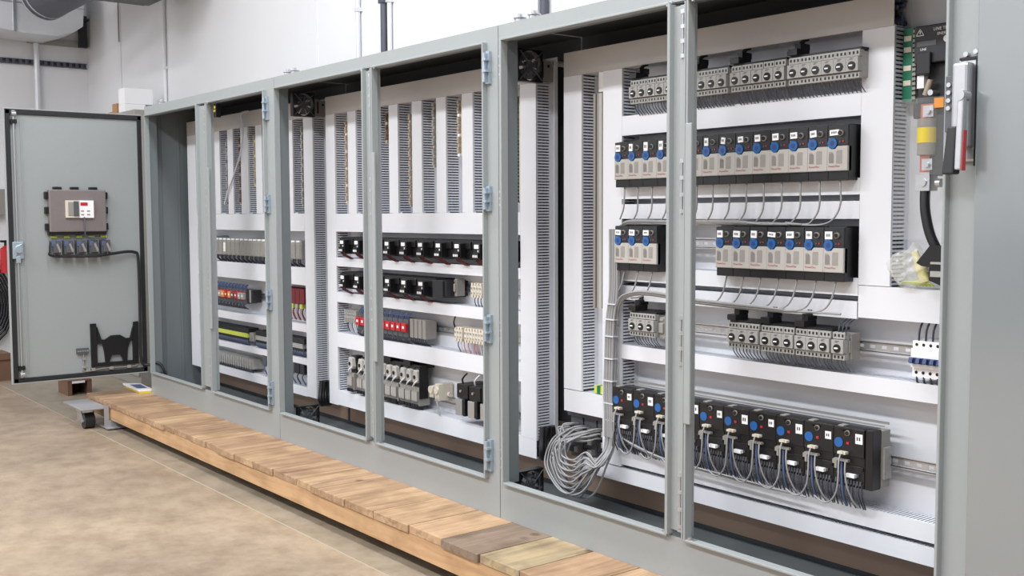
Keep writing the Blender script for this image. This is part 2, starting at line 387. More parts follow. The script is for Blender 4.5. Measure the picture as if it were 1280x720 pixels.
# things mounted on the inside of the door
hm = empty('operator_panel', (-.016, -.43, 1.04), 'grey-brown back of an operator screen mounted on the open door', 'control panel')
q = MB(); q.box(0, -.165, 0, .045, .168, .255); q.build('housing', 'hmi', hm, bev=.006)
q = MB(); q.box(.045, -.075, .085, .06, .005, .19, 0); q.box(.06, -.062, .098, .064, -.03, .18, 2); q.box(.06, -.03, .095, .066, .0, .185, 1); q.build('module', ['cream', 'dgrey', 'mgrey'], hm, bev=.002)
q = MB(); q.box(.045, .005, .085, .062, .088, .19, 0); q.box(.062, .01, .158, .0635, .052, .178, 1)
for k in range(4): q.box(.062, .012+.035*(k % 2), .1+.022*(k//2), .0632, .03+.035*(k % 2), .108+.022*(k//2), 2)
q.build('label_plate', ['white', 'red', 'mgrey'], hm)
for y in (-.11, -.01, .1):
    q = MB(); q.box(0, y-.024, .252, .03, y+.024, .272); q.build('clamp', 'black', hm, bev=.004)
for z in (.03, .13, .22):
    for s in (-1, 1):
        q = MB(); q.box(0, -.185 if s < 0 else .16, z-.02, .03, -.16 if s < 0 else .185, z+.022); q.build('clamp', 'black', hm, bev=.004)
q = MB(); q.box(0, -.17, -.018, .035, .17, .004); q.build('gasket_edge', 'black', hm)
pb = None
for i in range(5):
    y = -.565+i*.0735
    lab = '%s of five pushbutton contact blocks in a row under the operator panel' % (ORD[i]+' from the left')
    if pb is None:
        pb = empty('contact_block', (-.016, y, .905), lab, 'contact block', 'pushbutton contact blocks on the open door')
        q = MB(); q.box(0, -.027, 0, .05, .027, .085); q.box(.05, -.018, .01, .062, .018, .07); q.build('body', 'dgrey', pb, bev=.003)
        q = MB(); q.box(.05, -.027, .05, .058, -.004, .08); q.build('side_clip', 'wireblue', pb)
        q = MB(); q.prism([(-.004, .06), (.006, .066), (.024, .02), (.014, .012)], 'x', .0622, .07); q.build('lever', 'mgrey', pb)
        q = MB(); q.box(0, -.018, .098, .012, .018, .112); q.build('tag', 'limeyellow', pb)
        base = pb
    else:
        pb = copy_tree(base); pb.location.y = y; pb['label'] = lab
hz = MB()
hz.tube([(.03, -.57, .895), (.035, -.4, .892), (.035, -.26, .9), (.02, -.15, .912), (.012, -.09, .908), (.01, -.068, .88), (.01, -.064, .7), (.01, -.066, .4), (.01, -.064, .22), (.02, -.03, .19), (.05, .03, .2), (.07, .055, .16), (.08, .07, .1)], .009, 8)
hz.tube([(.04, -.6, .98), (.045, -.605, .93), (.04, -.58, .895), (.04, -.3, .888)], .006, 6)
tag(hz.build('wiring_harness', 'cablebk', loc=(.01, -.3, .9)), 'black sleeved wiring harness running across and down the open door', 'cable')
hz = MB(); hz.tube([(.05, -.4, 1.13), (.055, -.4, 1.04), (.05, -.39, 1.01), (.045, -.33, 1.0), (.045, -.28, .99), (.04, -.262, .95), (.04, -.265, .9)], .004, 6)
tag(hz.build('communication_cable', 'dgrey', loc=(.05, -.4, 1.0)), 'thin cable dropping from the operator panel to the contact blocks', 'cable')
br = MB()
out = [(-.368, .205), (-.078, .203), (-.076, .47), (-.105, .468), (-.128, .37), (-.15, .37), (-.185, .392), (-.245, .392), (-.285, .368), (-.305, .37), (-.335, .472), (-.37, .472)]
L1 = [(-.33, .225), (-.29, .225), (-.285, .29), (-.3, .34), (-.33, .345)]
# plate with three windows assembled from strips
def poly(P): br.prism(P, 'x', -.012, .004)
poly([(-.368, .203), (-.078, .203), (-.078, .226), (-.368, .226)])
poly([(-.368, .226), (-.333, .226), (-.333, .345), (-.335, .472), (-.37, .472)])
poly([(-.112, .226), (-.078, .226), (-.076, .47), (-.105, .468), (-.112, .36)])
poly([(-.333, .345), (-.3, .345), (-.29, .30), (-.282, .368), (-.305, .37), (-.33, .45)])
poly([(-.112, .36), (-.13, .345), (-.145, .30), (-.155, .368), (-.128, .37), (-.109, .44)])
poly([(-.29, .30), (-.283, .226), (-.262, .226), (-.245, .268), (-.245, .392), (-.283, .368)])
poly([(-.145, .30), (-.15, .226), (-.172, .226), (-.19, .268), (-.19, .392), (-.153, .368)])
poly([(-.245, .268), (-.19, .268), (-.19, .392), (-.245, .392)])
tag(br.build('document_holder', 'black', loc=(-.012, -.22, .203)), 'black plastic document holder with cut-outs low on the open door', 'holder')
q = MB(); q.tube([(-.006, -.412, .3), (-.004, -.414, .25), (-.004, -.41, .18), (-.004, -.3, .19), (-.004, -.15, .188), (-.004, -.08, .2), (-.004, -.072, .3)], .004, 6)
for y in (-.39, -.36, -.25, -.14): q.box(-.014, y-.012, .18, .006, y+.012, .198)
for z in (.21, .26): q.box(-.014, -.42, z-.008, .006, -.404, z+.008)
tag(q.build('grounding_wire', ['mgrey'], loc=(0, -.25, .18)), 'thin grey wire tied in clips along the bottom of the open door', 'wire')
q = MB(); q.box(-.016, -.455, .292, .004, -.385, .325)
for k in range(5): q.cyl((.004, -.448+k*.014, .308), (.008, -.448+k*.014, .308), .005, 8, 1)
tag(q.build('ground_bar', ['dgrey', 'steel'], loc=(-.016, -.42, .292)), 'small metal terminal bar screwed beside the document holder', 'terminal bar')

# ------------------------------------------------------------------ mounting panels
for x0, x1, wh, en in ((.052, 1.765, 'left', encA), (1.885, 3.597, 'middle', encB), (3.725, 5.405, 'nearest', encC)):
    mb = MB(); mb.box(x0, YP, .168, x1, YP+.004, 1.74); mb.box(x1-.003, YP-.012, .168, x1, YP, 1.72); mb.box(x0, YP, .168, x0+.004, YP+.02, 1.74)
    for x in (x0+.03, x1-.03):
        for z in (.19, 1.72): mb.cyl((x, YP, z), (x, DEPTH, z), .012, 8)
    mb.v = [(a-en.location.x, b, c) for a, b, c in mb.v]; tag(mb.build('mounting_panel', 'panel', en), 'white mounting panel')

# ------------------------------------------------------------------ wiring ducts
fill = MB()
PITCH, FING = .0115, .0066
def duct(axis, a0, a1, c0, c1, label, y0=YD, grp='slotted white wiring ducts', cm='duct'):
    loc = (a0, YP, c0) if axis == 'h' else (c0, YP, a0)
    r = empty('wiring_duct', loc, label, 'wiring duct', grp)
    body = MB(); cov = MB()
    def B(mb, a, y, c, A, Y, C, m=0):
        if axis == 'h': mb.box(a-a0, y-YP, c-c0, A-a0, Y-YP, C-c0, m)
        else: mb.box(c-c0, y-YP, a-a0, C-c0, Y-YP, A-a0, m)
    yb = YP-.0005
    B(body, a0, yb-.003, c0, a1, yb, c1)
    for k, (s0, s1) in enumerate(((c0+.001, c0+.0035), (c1-.0035, c1-.001))):
        B(body, a0, yb-.016, s0, a1, yb-.003, s1)
        B(body, a0, y0+.0025, s0, a1, y0+.010, s1)
        n = max(1, int((a1-a0)/PITCH)); off = (a1-a0-n*PITCH)/2
        for i in range(n):
            a = a0+off+i*PITCH+(PITCH-FING)/2
            B(body, a, y0+.010, s0, a+FING, yb-.016, s1)
    body.build('duct_body', 'ductside', r)
    B(cov, a0+.0007, y0, c0, a1-.0007, y0+.0025, c1)
    B(cov, a0, y0+.0025, c0, a1, y0+.009, c0+.001); B(cov, a0, y0+.0025, c1-.001, a1, y0+.009, c1)
    cov.build('duct_cover', cm, r)
    w = c1-c0
    if w > .04:
        for k in range(13):
            cc = (c0+.0125 if k < 4 else c1-.0125) if k < 8 else c0+.022+(w-.044)*((k*.37) % 1.0); yy = y0+.019+.0155*(k % 4) if k < 8 else y0+.02+.045*((k*.61) % 1.0)
            m = k % 3
            e0, e1 = a0+.006, a1-.006
            if axis == 'h': fill.tube([(e0, yy, cc), (e1, yy, cc)], .0075, 6, m, sub=0)
            else: fill.tube([(cc, yy, e0), (cc, yy, e1)], .0075, 6, m, sub=0)
    return r
TOP0, TOP1 = 1.643, 1.731
def vert(name_x, z0, z1, text): duct('v', z0, z1, name_x[0], name_x[1], text)
# left enclosure
duct('h', .056, 1.765, TOP0, TOP1, 'wide horizontal wiring duct along the top of the left enclosure panel', cm='ducttop')
vert((.056, .19), .17, TOP0, 'broad full-height vertical wiring duct at the far left of the left enclosure')
vert((1.65, 1.752), .17, TOP0, 'full-height vertical wiring duct at the right side of the left enclosure')
for i, x in enumerate(((.295, .375), (.486, .564), (.681, .758), (.867, .962), (1.067, 1.148), (1.25, 1.33), (1.44, 1.525))):
    vert(x, 1.145, TOP0, '%s short vertical duct from the left, in the upper half of the left enclosure' % ORD[i])
for z0, z1, t in ((1.05, 1.144, 'just below the short vertical ducts'), (.763, .858, 'between the rack modules and the red relays'), (.513, .555, 'under the red and orange relays'), (.337, .37, 'under the black and green terminal strip'), (.168, .215, 'along the very bottom')):
    duct('h', .19, 1.65, z0, z1, 'horizontal duct of the left enclosure, '+t)
# middle enclosure
duct('h', 1.893, 3.572, TOP0-.003, TOP1-.002, 'wide horizontal wiring duct along the top of the middle enclosure panel', cm='ducttop')
vert((1.893, 1.985), .168, TOP0-.003, 'full-height vertical wiring duct at the left side of the middle enclosure')
vert((3.473, 3.57), .247, TOP0-.003, 'full-height vertical duct with grey slotted side at the right of the middle enclosure')
for i, x in enumerate(((2.117, 2.194), (2.305, 2.389), (2.499, 2.576), (2.695, 2.773), (2.889, 2.962), (3.081, 3.157), (3.272, 3.352))):
    vert(x, 1.142, TOP0-.003, '%s short vertical duct from the left, in the upper half of the middle enclosure' % ORD[i])
for z0, z1, t, xe in ((1.052, 1.141, 'just below the short vertical ducts', 3.473), (.878, .921, 'between the two rows of black input blocks', 3.473), (.697, .747, 'above the row of red relays', 3.473), (.468, .542, 'between the red relays and the motor starters', 3.473), (.172, .247, 'along the very bottom', 3.57)):
    duct('h', 1.985, xe, z0, z1, 'horizontal duct of the middle enclosure, '+t)
# nearest enclosure
duct('h', 3.735, 5.108, TOP0, TOP1-.001, 'wide horizontal wiring duct along the top of the nearest enclosure panel', cm='ducttop')
vert((3.735, 3.834), .474, TOP0, 'vertical duct at the left edge of the nearest enclosure')
vert((3.949, 4.046), .228, TOP0, 'vertical duct left of the drives, with the grey cable bundle strapped on it')
vert((5.01, 5.11), .928, TOP0, 'vertical duct right of the drives, beside the fuses')
duct('h', 3.735, 3.949, .39, .472, 'short horizontal duct above the big loop of grey cables')
for z0, z1, t, x0, x1 in ((1.407, 1.475, 'above the upper drives', 4.046, 5.01), (1.185, 1.232, 'right under the upper drives', 4.046, 5.01), (1.116, 1.167, 'above the lower drives', 4.046, 5.01),
                     (.897, .948, 'right under the lower drives', 4.046, 5.01), (.831, .881, 'with cables tied along it, below the lower drives', 4.046, 5.008), (.62, .67, 'under the second row of motor breakers', 4.046, 5.39),
                     (.238, .291, 'below the black exposed drives', 4.046, 5.39), (.173, .225, 'along the very bottom', 3.81, 5.39), (.836, .927, 'wide one below the fuses at the right', 5.01, 5.39)):
    duct('h', x0, x1, z0, z1, 'horizontal duct of the nearest enclosure, '+t)
tag(fill.build('packed_wires', ['wiredk', 'dgrey', 'wireblue'], loc=(2.7, .29, .2)), 'dark wires packed inside the slotted wiring ducts', 'wires', kind='stuff')

# ------------------------------------------------------------------ DIN rails
def rail(x0, x1, z, label, y=.327, h=.034):
    mb = MB(); t = .002; n = int((x1-x0)/.036)
    yb = y
    # web with true slots
    mb.box(x0, yb, z-h*.35, x1, yb+t, z-h*.14); mb.box(x0, yb, z+h*.14, x1, yb+t, z+h*.35)
    L = (x1-x0)/max(1, n)
    for i in range(n):
        mb.box(x0+i*L, yb, z-h*.14, x0+i*L+L*.55, yb+t, z+h*.14)
    for s in (-1, 1):
        a, b = sorted((z+s*h*.35, z+s*(h*.35+t))); mb.box(x0, yb-.008, a, x1, yb+t, b)
        a, b = sorted((z+s*h*.35, z+s*h*.5)); mb.box(x0, yb-.008, a, x1, yb-.006, b)
    if y < .32:
        for x in (x0+.03, x1-.03): mb.box(x-.01, yb+t, z-.012, x+.01, YP, z+.012)
    elif y < .333:
        for x in (x0+.03, x1-.03): mb.box(x-.006, yb+t, z-.008, x+.006, YP, z+.008)
    return tag(mb.build('mounting_rail', 'steel', loc=(x0, y, z)), label, 'rail', 'perforated steel mounting rails')
rail(.2, 1.64, .665, 'perforated rail behind the red and orange relays, left enclosure')
rail(.2, 1.64, .43, 'perforated rail behind the green terminal strip, left enclosure')
rail(.2, 1.64, .28, 'perforated rail behind the lowest terminals, left enclosure')
rail(.2, 1.64, .95, 'perforated rail behind the grey rack modules, left enclosure')
rail(1.99, 3.465, .985, 'perforated rail behind the upper black input blocks')
rail(1.99, 3.465, .815, 'perforated rail emerging right of the lower black input blocks')
rail(1.99, 3.465, .621, 'perforated rail emerging right of the red relays')
rail(1.99, 3.465, .312, 'perforated rail behind the motor starters, middle enclosure', y=.306)
rail(4.055, 5.0, 1.545, 'perforated rail behind the top row of motor breakers', y=.28)
rail(4.055, 5.0, 1.305, 'perforated rail behind the upper drives', y=.28)
rail(4.055, 5.0, 1.035, 'perforated rail showing in the gap of the lower drives', y=.28)
rail(4.055, 5.38, .753, 'perforated rail from the second breaker row to the blue-switch breaker', y=.28)
rail(4.06, 5.38, .435, 'perforated rail emerging right of the black exposed drives', y=.287)

# ------------------------------------------------------------------ drives
def drive_proto(label):
    w, h, zb = .0668, .129, .0
    r = empty('variable_speed_drive', (0, 0, 0), label, 'drive')
    q = MB(); q.box(0, .006, -.026, w, .088, h); q.box(.003, .02, h, w-.003, .08, h+.003)
    q.build('body', 'black', r, bev=.0015)
    q = MB()       # lower grey cover with a notch for the round key pad
    q.prism([(0, 0), (w, 0), (w, .070), (.033, .070), (.026, .062), (.012, .062), (.006, .070), (0, .070)], 'y', .0, .02)
    c = q.build('front_cover', 'lgrey', r, bev=.0012)
    q = MB(); q.prism([(.006, .022), (.022, .022), (.022, .046), (.015, .054), (.006, .054)], 'y', -.0006, .001)
    for k in range(5): q.box(.0068+k*.003, -.0016, .024, .008+k*.003, -.0004, .05)
    q.prism([(.03, .02), (.05, .02), (.05, .058), (.033, .058), (.03, .053)], 'y', -.0003, .001)
    q.build('grille', 'mgrey', c)
    t = shift(text_mb('PowerFlex', .0085), .005, -.0007, .0105); t.build('lettering', 'redink', c)
    q = MB(); q.box(.0, -.0008, .0008, w, .0, .0022); q.build('seam', 'mgrey', c)
    q = MB(); q.prism([(.001, .072), (w-.001, .072), (w-.001, h-.001), (.001, h-.001)], 'y', .002, .008); f = q.build('upper_face', 'black2', r)
    q = MB(); q.cyl((.0168, -.0018, .078), (.0168, .004, .078), .0152, 24); f2 = q.build('key_pad', 'blue', r)
    q = MB(); q.cyl((.0168, -.0022, .078), (.0168, -.0018, .078), .0075, 16); q.build('dial', 'bluedark', f2)
    q = MB(); q.cyl((.045, -.004, .106), (.045, .002, .106), .0085, 16); k = q.build('speed_knob', 'mgrey', r)
    q = MB(); q.cyl((.045, -.007, .106), (.045, -.004, .106), .0062, 12); q.box(.044, -.0078, .106, .046, -.007, .112); q.build('knob_cap', 'black', k)
    q = MB(); q.box(.05, -.001, .08, .0545, .002, .0845); q.build('stop_button', 'red', r)
    q = MB(); q.box(.04, -.0006, .0796, .0445, .002, .084); q.build('start_button', 'dgrey', r)
    q = MB()
    for a in range(2): q.box(.004, -.0005, .0885+a*.003, .012, .002, .0895+a*.003)
    q.build('status_light', 'mgrey', r)
    return r
def tag_label(parent, x, z, w, h, tilt=0, n=3):
    q = MB()
    c, s = math.cos(tilt), math.sin(tilt)
    def P(a, b, y): return (x+a*c-b*s, y, z+a*s+b*c)
    q._add([P(-w/2, -h/2, -.001), P(w/2, -h/2, -.001), P(w/2, h/2, -.001), P(-w/2, h/2, -.001), P(-w/2, -h/2, .003), P(w/2, -h/2, .003), P(w/2, h/2, .003), P(-w/2, h/2, .003)],
           [(0,1,2,3),(4,7,6,5),(0,4,5,1),(1,5,6,2),(2,6,7,3),(3,7,4,0)], 0)
    k = n
    for i in range(k):
        a0 = -w*.32+w*.64*i/k; a1 = a0+w*.64/k*.62
        q._add([P(a0, -h*.16, -.0014), P(a1, -h*.16, -.0014), P(a1, h*.2, -.0014), P(a0, h*.2, -.0014)], [(0,1,2,3)], 1)
    return q.build('paper_label', ['white', 'ink'], parent)
YF = .2
p0 = None
tags1 = [(.022, .020, 0, 0), (.017, .022, -.03, -.004), (.018, .026, 0, 0), (.018, .026, 0, .003), (.018, .02, 0, 0), (.018, .02, 0, 0),
         (.016, .022, 0, 0), (.016, .018, -.15, .002), (.02, .016, .05, .004), (.02, .018, .03, .002), (.022, .018, .04, .002), (.024, .016, .03, .001), (.022, .017, .1, .002), (.03, .014, .04, .006)]
edges1 = [5.002-.0672*(k+1) for k in range(14)][::-1]
for i, x in enumerate(edges1):
    lab = '%s drive from the left in the upper row, grey cover and blue dial' % ORD[i]
    if p0 is None: p0 = drive_proto(lab); d = p0
    else: d = copy_tree(p0); d['label'] = lab
    d.location = (x, YF, 1.2515); d['group'] = 'drives in the upper row'
proto_children = None
upper = [o for o in COL.objects if o.get('group') == 'drives in the upper row']
edges2 = [4.063, 4.1305, 4.198]+[4.994-.0672*(k+1) for k in range(7)][::-1]
lower = []
for i, x in enumerate(edges2):
    d = copy_tree(p0); d.location = (x, YF, .963); d['group'] = 'drives in the lower row'
    d['label'] = ('%s of three grouped drives left of the centre post, lower row' % ORD[i]) if i < 3 else ('%s of the seven drives right of the centre post, lower row' % ORD[i-3])
    lower.append(d)
for i, d in enumerate(upper):
    w, h, t, dx = tags1[i]; tag_label(d, .017+dx, .108, w, h*1.12, t, 2 if w < .02 else 4)
tags2 = [(.026, .016, -.05), (.026, .018, -.04), (.026, .016, 0), (.022, .02, 0), (.026, .018, -.05), (.022, .02, -.04), (.028, .013, -.08), (.027, .018, .03), (.02, .02, 0), (.024, .02, .02)]
for i, d in enumerate(lower):
    w, h, t = tags2[i]; tag_label(d, .017, .106, w, h*1.1, t, 3)

# exposed black drives in the bottom row
def exposed_proto():
    w, h = .1005, .169
    r = empty('exposed_drive', (0, 0, 0), 'x', 'drive')
    q = MB(); q.box(0, .004, .012, w, .045, h); q.box(.0, .0, .088, w, .005, h-.001); q.box(.002, .0, .05, w-.002, .004, .062)
    q.box(0, .004, 0, w, .035, .014)
    b = q.build('body', 'black', r, bev=.0015)
    q = MB(); q.box(.001, .045, .004, w-.001, .085, h-.004); q.build('heat_sink', 'dgrey', r)
    q = MB()
    for k in range(9): q.box(.008+k*.01, -.001, .008, .013+k*.01, .004, .02)
    for k in range(7): q.box(.012+k*.011, .0, .032, .018+k*.011, .003, .04)
    q.build('terminal_strip', 'dgrey', b)
    q = MB(); q.cyl((.018, -.002, .123), (.018, .003, .123), .0142, 20); q.build('key_pad', 'blue', r)
    q = MB(); q.cyl((.047, -.004, .153), (.047, .002, .153), .008, 14); k = q.build('speed_knob', 'mgrey', r)
    q = MB(); q.cyl((.047, -.006, .153), (.047, -.004, .153), .006, 12); q.build('knob_cap', 'black', k)
    q = MB(); q.box(.044, -.002, .121, .052, .002, .128); q.build('stop_button', 'red', r)
    q = MB(); q.box(.024, -.016, .093, .05, .0, .1); q.box(.03, -.02, .095, .044, -.012, .1); q.build('plug', 'cream', r)
    q = MB(); q.box(.01, -.012, .072, .056, .0, .078); q.box(.014, -.014, .05, .021, -.002, .072); q.box(.004, -.01, .062, .012, 0, .074); q.build('connector_rail', 'mgrey', r)
    q = MB(); q.box(.05, -.012, .03, .078, .0, .04); q.build('plug', 'white', r)
    q = MB(); q.box(.012, .004, h, .03, .03, h+.003); q.build('clip', 'mgrey', r)
    q = MB(); q.box(.03, .0, h-.012, .06, .002, h-.008); q.build('top_marking', 'dgrey', r)
    q = MB()
    for k in range(10):
        x = .006+k*.0098; q.tube([(x, .004, .012), (x+.002, .0, -.02), (x+.003*(k % 3), .02+.003*(k % 2), -.062)], .0022, 5, k % 3 if k % 3 < 2 else 0, sub=3)
    q.tube([(.03, -.002, .07), (.032, -.004, .03), (.034, .0, -.02), (.034, .02, -.062)], .0035, 5, 2, sub=3)
    q.build('lead_wires', ['wiredk', 'dgrey', 'wireblue'], r)
    return r
ep = None; exps = []
for i in range(10):
    if ep is None: ep = exposed_proto(); d = ep
    else: d = copy_tree(ep)
    d['label'] = '%s coverless black drive from the left in the bottom row, grey cables on it' % ORD[i]
    d['group'] = 'coverless black drives in the bottom row'
    d.location = (4.055+.1018*i, .2, .357); exps.append(d)
for i, d in enumerate(exps):
    tag_label(d, .084, .141-.002*(i % 3), .02+.003*(i % 2), .022+.006*(i % 2), .02, 2)
q = MB(); q.box(5.0735, .204, .357, 5.097, .245, .526); e = q.build('end_cover', 'black', loc=(5.075, .24, .357), bev=.001)
tag(e, 'black end cover closing the right side of the bottom drive row', 'cover')
q = MB(); q.box(5.0735, .2455, .36, 5.099, .285, .522, 0)
for k in range(3): q.cyl((5.099, .265, .4+.03*k), (5.1015, .265, .4+.03*k), .01, 10, 1)
q.box(5.099, .25, .385, 5.106, .283, .475, 1)
tag(q.build('end_bracket', ['mgrey', 'grey'], loc=(5.075, .28, .36)), 'grey metal end bracket beside the last black drive on the rail', 'bracket')
q = MB(); q.box(4.055, .283, .535, 5.095, .286, .542); q.box(4.055, .262, .53, 5.095, .264, .534)
tag(q.build('cover_strip', 'mgrey', loc=(4.055, .28, .53)), 'thin grey strip running along the rear top of the black drives', 'strip')

# ------------------------------------------------------------------ cables in the nearest enclosure
def cable(pts, r, label, group, m='cable', n=6, name='network_cable', sub=5):
    return tag(MB().tube(pts, r, n, sub=sub).build(name, m, loc=pts[0]), label, 'cable', group)
def jit(a): return random.uniform(-a, a)
for i, x in enumerate(edges1):
    xs = x+.033; k = i/13
    pts = [(xs-.004, .222, 1.236), (xs, .214, 1.205), (xs+.003, .212, 1.17), (xs-.004, .214, 1.138), (xs-.024, .215, 1.112), (xs-.05, .217, 1.1), (max(4.09, xs-.12), .215, 1.098+.0006*i)]
    if i == 13: pts = [(xs-.004, .222, 1.236), (xs+.004, .212, 1.2), (xs+.008, .21, 1.165), (xs-.006, .212, 1.13), (xs-.035, .214, 1.106), (xs-.08, .215, 1.098), (xs-.16, .216, 1.099)]
    if x < 4.085: pts = [(xs-.004, .222, 1.236), (xs+.006, .21, 1.19), (xs+.002, .21, 1.15), (xs-.02, .214, 1.115)]
    cable(pts, .0028, '%s grey cable from the left hanging under the upper drives' % ORD[i], 'grey cables under the upper drives')
for i, x in enumerate(edges2):
    xs = x+.033
    pts = [(xs-.002, .222, .948), (xs-.003, .214, .92), (xs-.012, .212, .885), (xs-.035, .214, .857), (xs-.065, .212, .846), (xs-.1, .215, .842)]
    if i < 2: pts = pts[:4]+[(xs-.045, .215, .853)]
    cable(pts, .0028, '%s grey cable from the left hanging under the lower drives' % ORD[i], 'grey cables under the lower drives')
def bundle(paths, r, label, m='cable'):
    mb = MB()
    for p in paths: mb.tube(p, r, 6, sub=6)
    return mb
def offs(path, n, rad, r):
    out = []
    for k in range(n):
        a = 2*PI*k/n; out.append([(path[0][0]-.05*k*(1 if path[0][0] > 4.5 else 0)-.02, path[0][1], path[0][2])]+[(p[0]+rad*math.cos(a)*(1+jit(.15)), p[1]+rad*.6*math.sin(a), p[2]+rad*math.cos(a+1.2)*.8) for p in path[1:]])
    return out
up = [(4.86, .214, 1.1), (4.6, .217, 1.103), (4.3, .216, 1.104), (4.16, .213, 1.106), (4.1, .214, 1.1), (4.068, .22, 1.075)]
b = bundle(offs(up, 5, .006, 0), .0034, '')
tag(b.build('cable_bundle', 'cable', loc=(4.5, .21, 1.1)), 'tied grey cable bundle running between the two drive rows', 'cable bundle')
lo = [(5.0, .212, .845), (4.7, .215, .843), (4.4, .213, .85), (4.28, .205, .862), (4.18, .2, .863), (4.1, .205, .842), (4.055, .22, .8), (4.045, .225, .74)]
b = bundle(offs(lo, 6, .008, 0), .0035, '')
tag(b.build('cable_bundle', 'cable', loc=(4.5, .21, .845)), 'arching grey cable bundle joining below the lower drives', 'cable bundle')
vt = [(4.052, .222, 1.08), (4.05, .224, .97), (4.045, .226, .85), (4.028, .226, .75), (4.022, .226, .6), (4.022, .224, .5), (4.03, .22, .42), (4.033, .216, .34)]
mb = MB()
for k in range(12):
    dx = (-.0175+.0117*(k % 4)); dy = -.006*(k//4)-.002
    mb.tube([(p[0]+dx*(1+.1*math.sin(k+j)), p[1]+dy, p[2]) for j, p in enumerate(vt)], .0056, 6, sub=5)
vb = mb.build('cable_bundle', 'cable', loc=(4.03, .22, .6)); tag(vb, 'thick vertical grey cable bundle with white ties left of the drives', 'cable bundle')
for z, x in ((.815, 4.035), (.76, 4.03), (.70, 4.025), (.62, 4.022), (.54, 4.022), (.46, 4.026), (.4, 4.031)):
    q = MB(); q.box(x-.027-4.03, .2025-.22, z-.002-.6, x+.027-4.03, .231-.22, z+.002-.6); q.build('cable_tie', 'wirewht', vb)
# big loop: cables drop from the bundle, swing left and rise into the network switches
NC = 26
for i in range(NC):
    k = i/(NC-1); cl = i % 3
    ex = 3.735+.075*cl+.022*jit(1); ez = .335-.012*(i//6)+jit(.006)
    sx = 4.033+.018*math.cos(i*1.7); sy = .216-.012*((i*.618) % 1)
    wl = 3.742+.075*((i*.53) % 1)+.012*cl; zb = .1+.15*((i*.53) % 1)
    y = .18-.05*((i*.71) % 1)
    pts = [(sx, sy, .36), (sx-.002, sy-.005, .3), (sx-.015, y+.01, .24), (sx-.06-.02*k, y, zb+.04), (3.93-.03*k, y-.005, zb+.002), (3.86-.02*k, y-.008, zb+.01), (wl+.02, y-.005, zb+.07), (wl, y+.01, .235), (wl+.012, y+.03, .29), (ex-.012, .235, ez-.005), (ex+.012, .262, ez+.004), (ex+.02, .285, ez+.002)]
    cable(pts, .0036, 'thin grey network cable in the big loop at the bottom left of the nearest enclosure', 'looped grey cables in the nearest enclosure', sub=6)
for i in range(3):
    x = 3.735+.075*i
    r = empty('network_switch', (x, .27, .21), '%s dark network switch from the left, behind the looped cables' % ORD[i], 'network switch', 'network switches behind the cable loop')
    q = MB(); q.box(-.005, .02, 0, .062, .06, .155); q.build('body', 'dgrey', r, bev=.002)
    for k in range(6):
        q = MB(); q.box(.008+.026*(k % 2), .0, .022+.04*(k//2), .03+.026*(k % 2), .02, .042+.04*(k//2)); q.build('plug', 'mgrey' if k % 2 else 'black2', r)
q = MB(); q.box(3.715, .285, .366, 3.93, .332, .386); tag(q.build('switch_rail', 'darkmetal', loc=(3.72, .3, .366)), 'dark metal strip above the network switches', 'rail')
# drooping communication cables on the exposed drives
for i in range(10):
    x = 4.055+.1018*i
    a = [(x+.037, .182, .452), (x+.038, .172, .43), (x+.042, .165, .39), (x+.036, .165, .345), (x+.012, .17, .312), (x-.02, .18, .302), (x-.055, .19, .312)]
    if i == 0: a = a[:4]+[(x+.02, .18, .318)]
    cable(a, .0026, '%s drooping grey cable from the left on the black drives' % ORD[i], 'grey cables drooping from the black drives')
    b = [(x+.05, .186, .43), (x+.055, .178, .4), (x+.062, .18, .36), (x+.072, .19, .325), (x+.082, .205, .3)]
    cable(b, .0026, '%s straight grey cable from the left on the black drives' % ORD[i], 'straight grey cables on the black drives')
lo = [(4.9, .2, .298), (4.7, .2, .3), (4.45, .2, .305), (4.3, .198, .31), (4.15, .2, .335), (4.06, .212, .36)]
b = bundle(offs(lo, 3, .005, 0), .0032, '')
tag(b.build('cable_bundle', 'cable', loc=(4.5, .2, .3)), 'grey cable bundle running along beneath the black drives', 'cable bundle')

# ------------------------------------------------------------------ motor breakers
def breaker_proto():
    w, h = .0398, .079
    r = empty('motor_breaker', (0, 0, 0), 'x', 'circuit breaker')
    q = MB(); q.box(0, .02, .004, w, .074, h-.004); q.box(.0003, .008, 0, w-.0003, .03, .017); q.box(.0003, .008, h-.019, w-.0003, .03, h); q.box(.0003, .0, .019, w-.0003, .03, h-.021)
    for k in range(3):
        x = .0075+.0125*k
        q.box(x-.003, .0074, h-.013, x+.003, .009, h-.005, 1); q.box(x-.003, .0074, .004, x+.003, .009, .012, 1)
    b = q.build('body', ['grey', 'black'], r, bev=.0004)
    q = MB(); q.cyl((.02, -.003, .034), (.02, .001, .034), .0118, 18); k = q.build('rotary_knob', 'black', r); k.scale = (1, 1, 1)
    q = MB(); q.box(.0135, -.0065, .032, .0255, -.003, .0362); q.build('knob_handle', 'white', k, bev=.001)
    q = MB(); q.box(.012, -.0006, .051, .022, .0, .0525); q.box(.013, -.0006, .0545, .027, .0, .0555); q.build('marking', 'ink', b)
    for k in range(3):
        x = .0075+.0125*k
        q = MB(); q.tube([(x, .022, .002), (x, .026, -.016), (x, .048, -.036)], .0017, 5, sub=3); q.build('lead_wire', 'wirelead', r)
    return r
bp_ = breaker_proto(); first = True
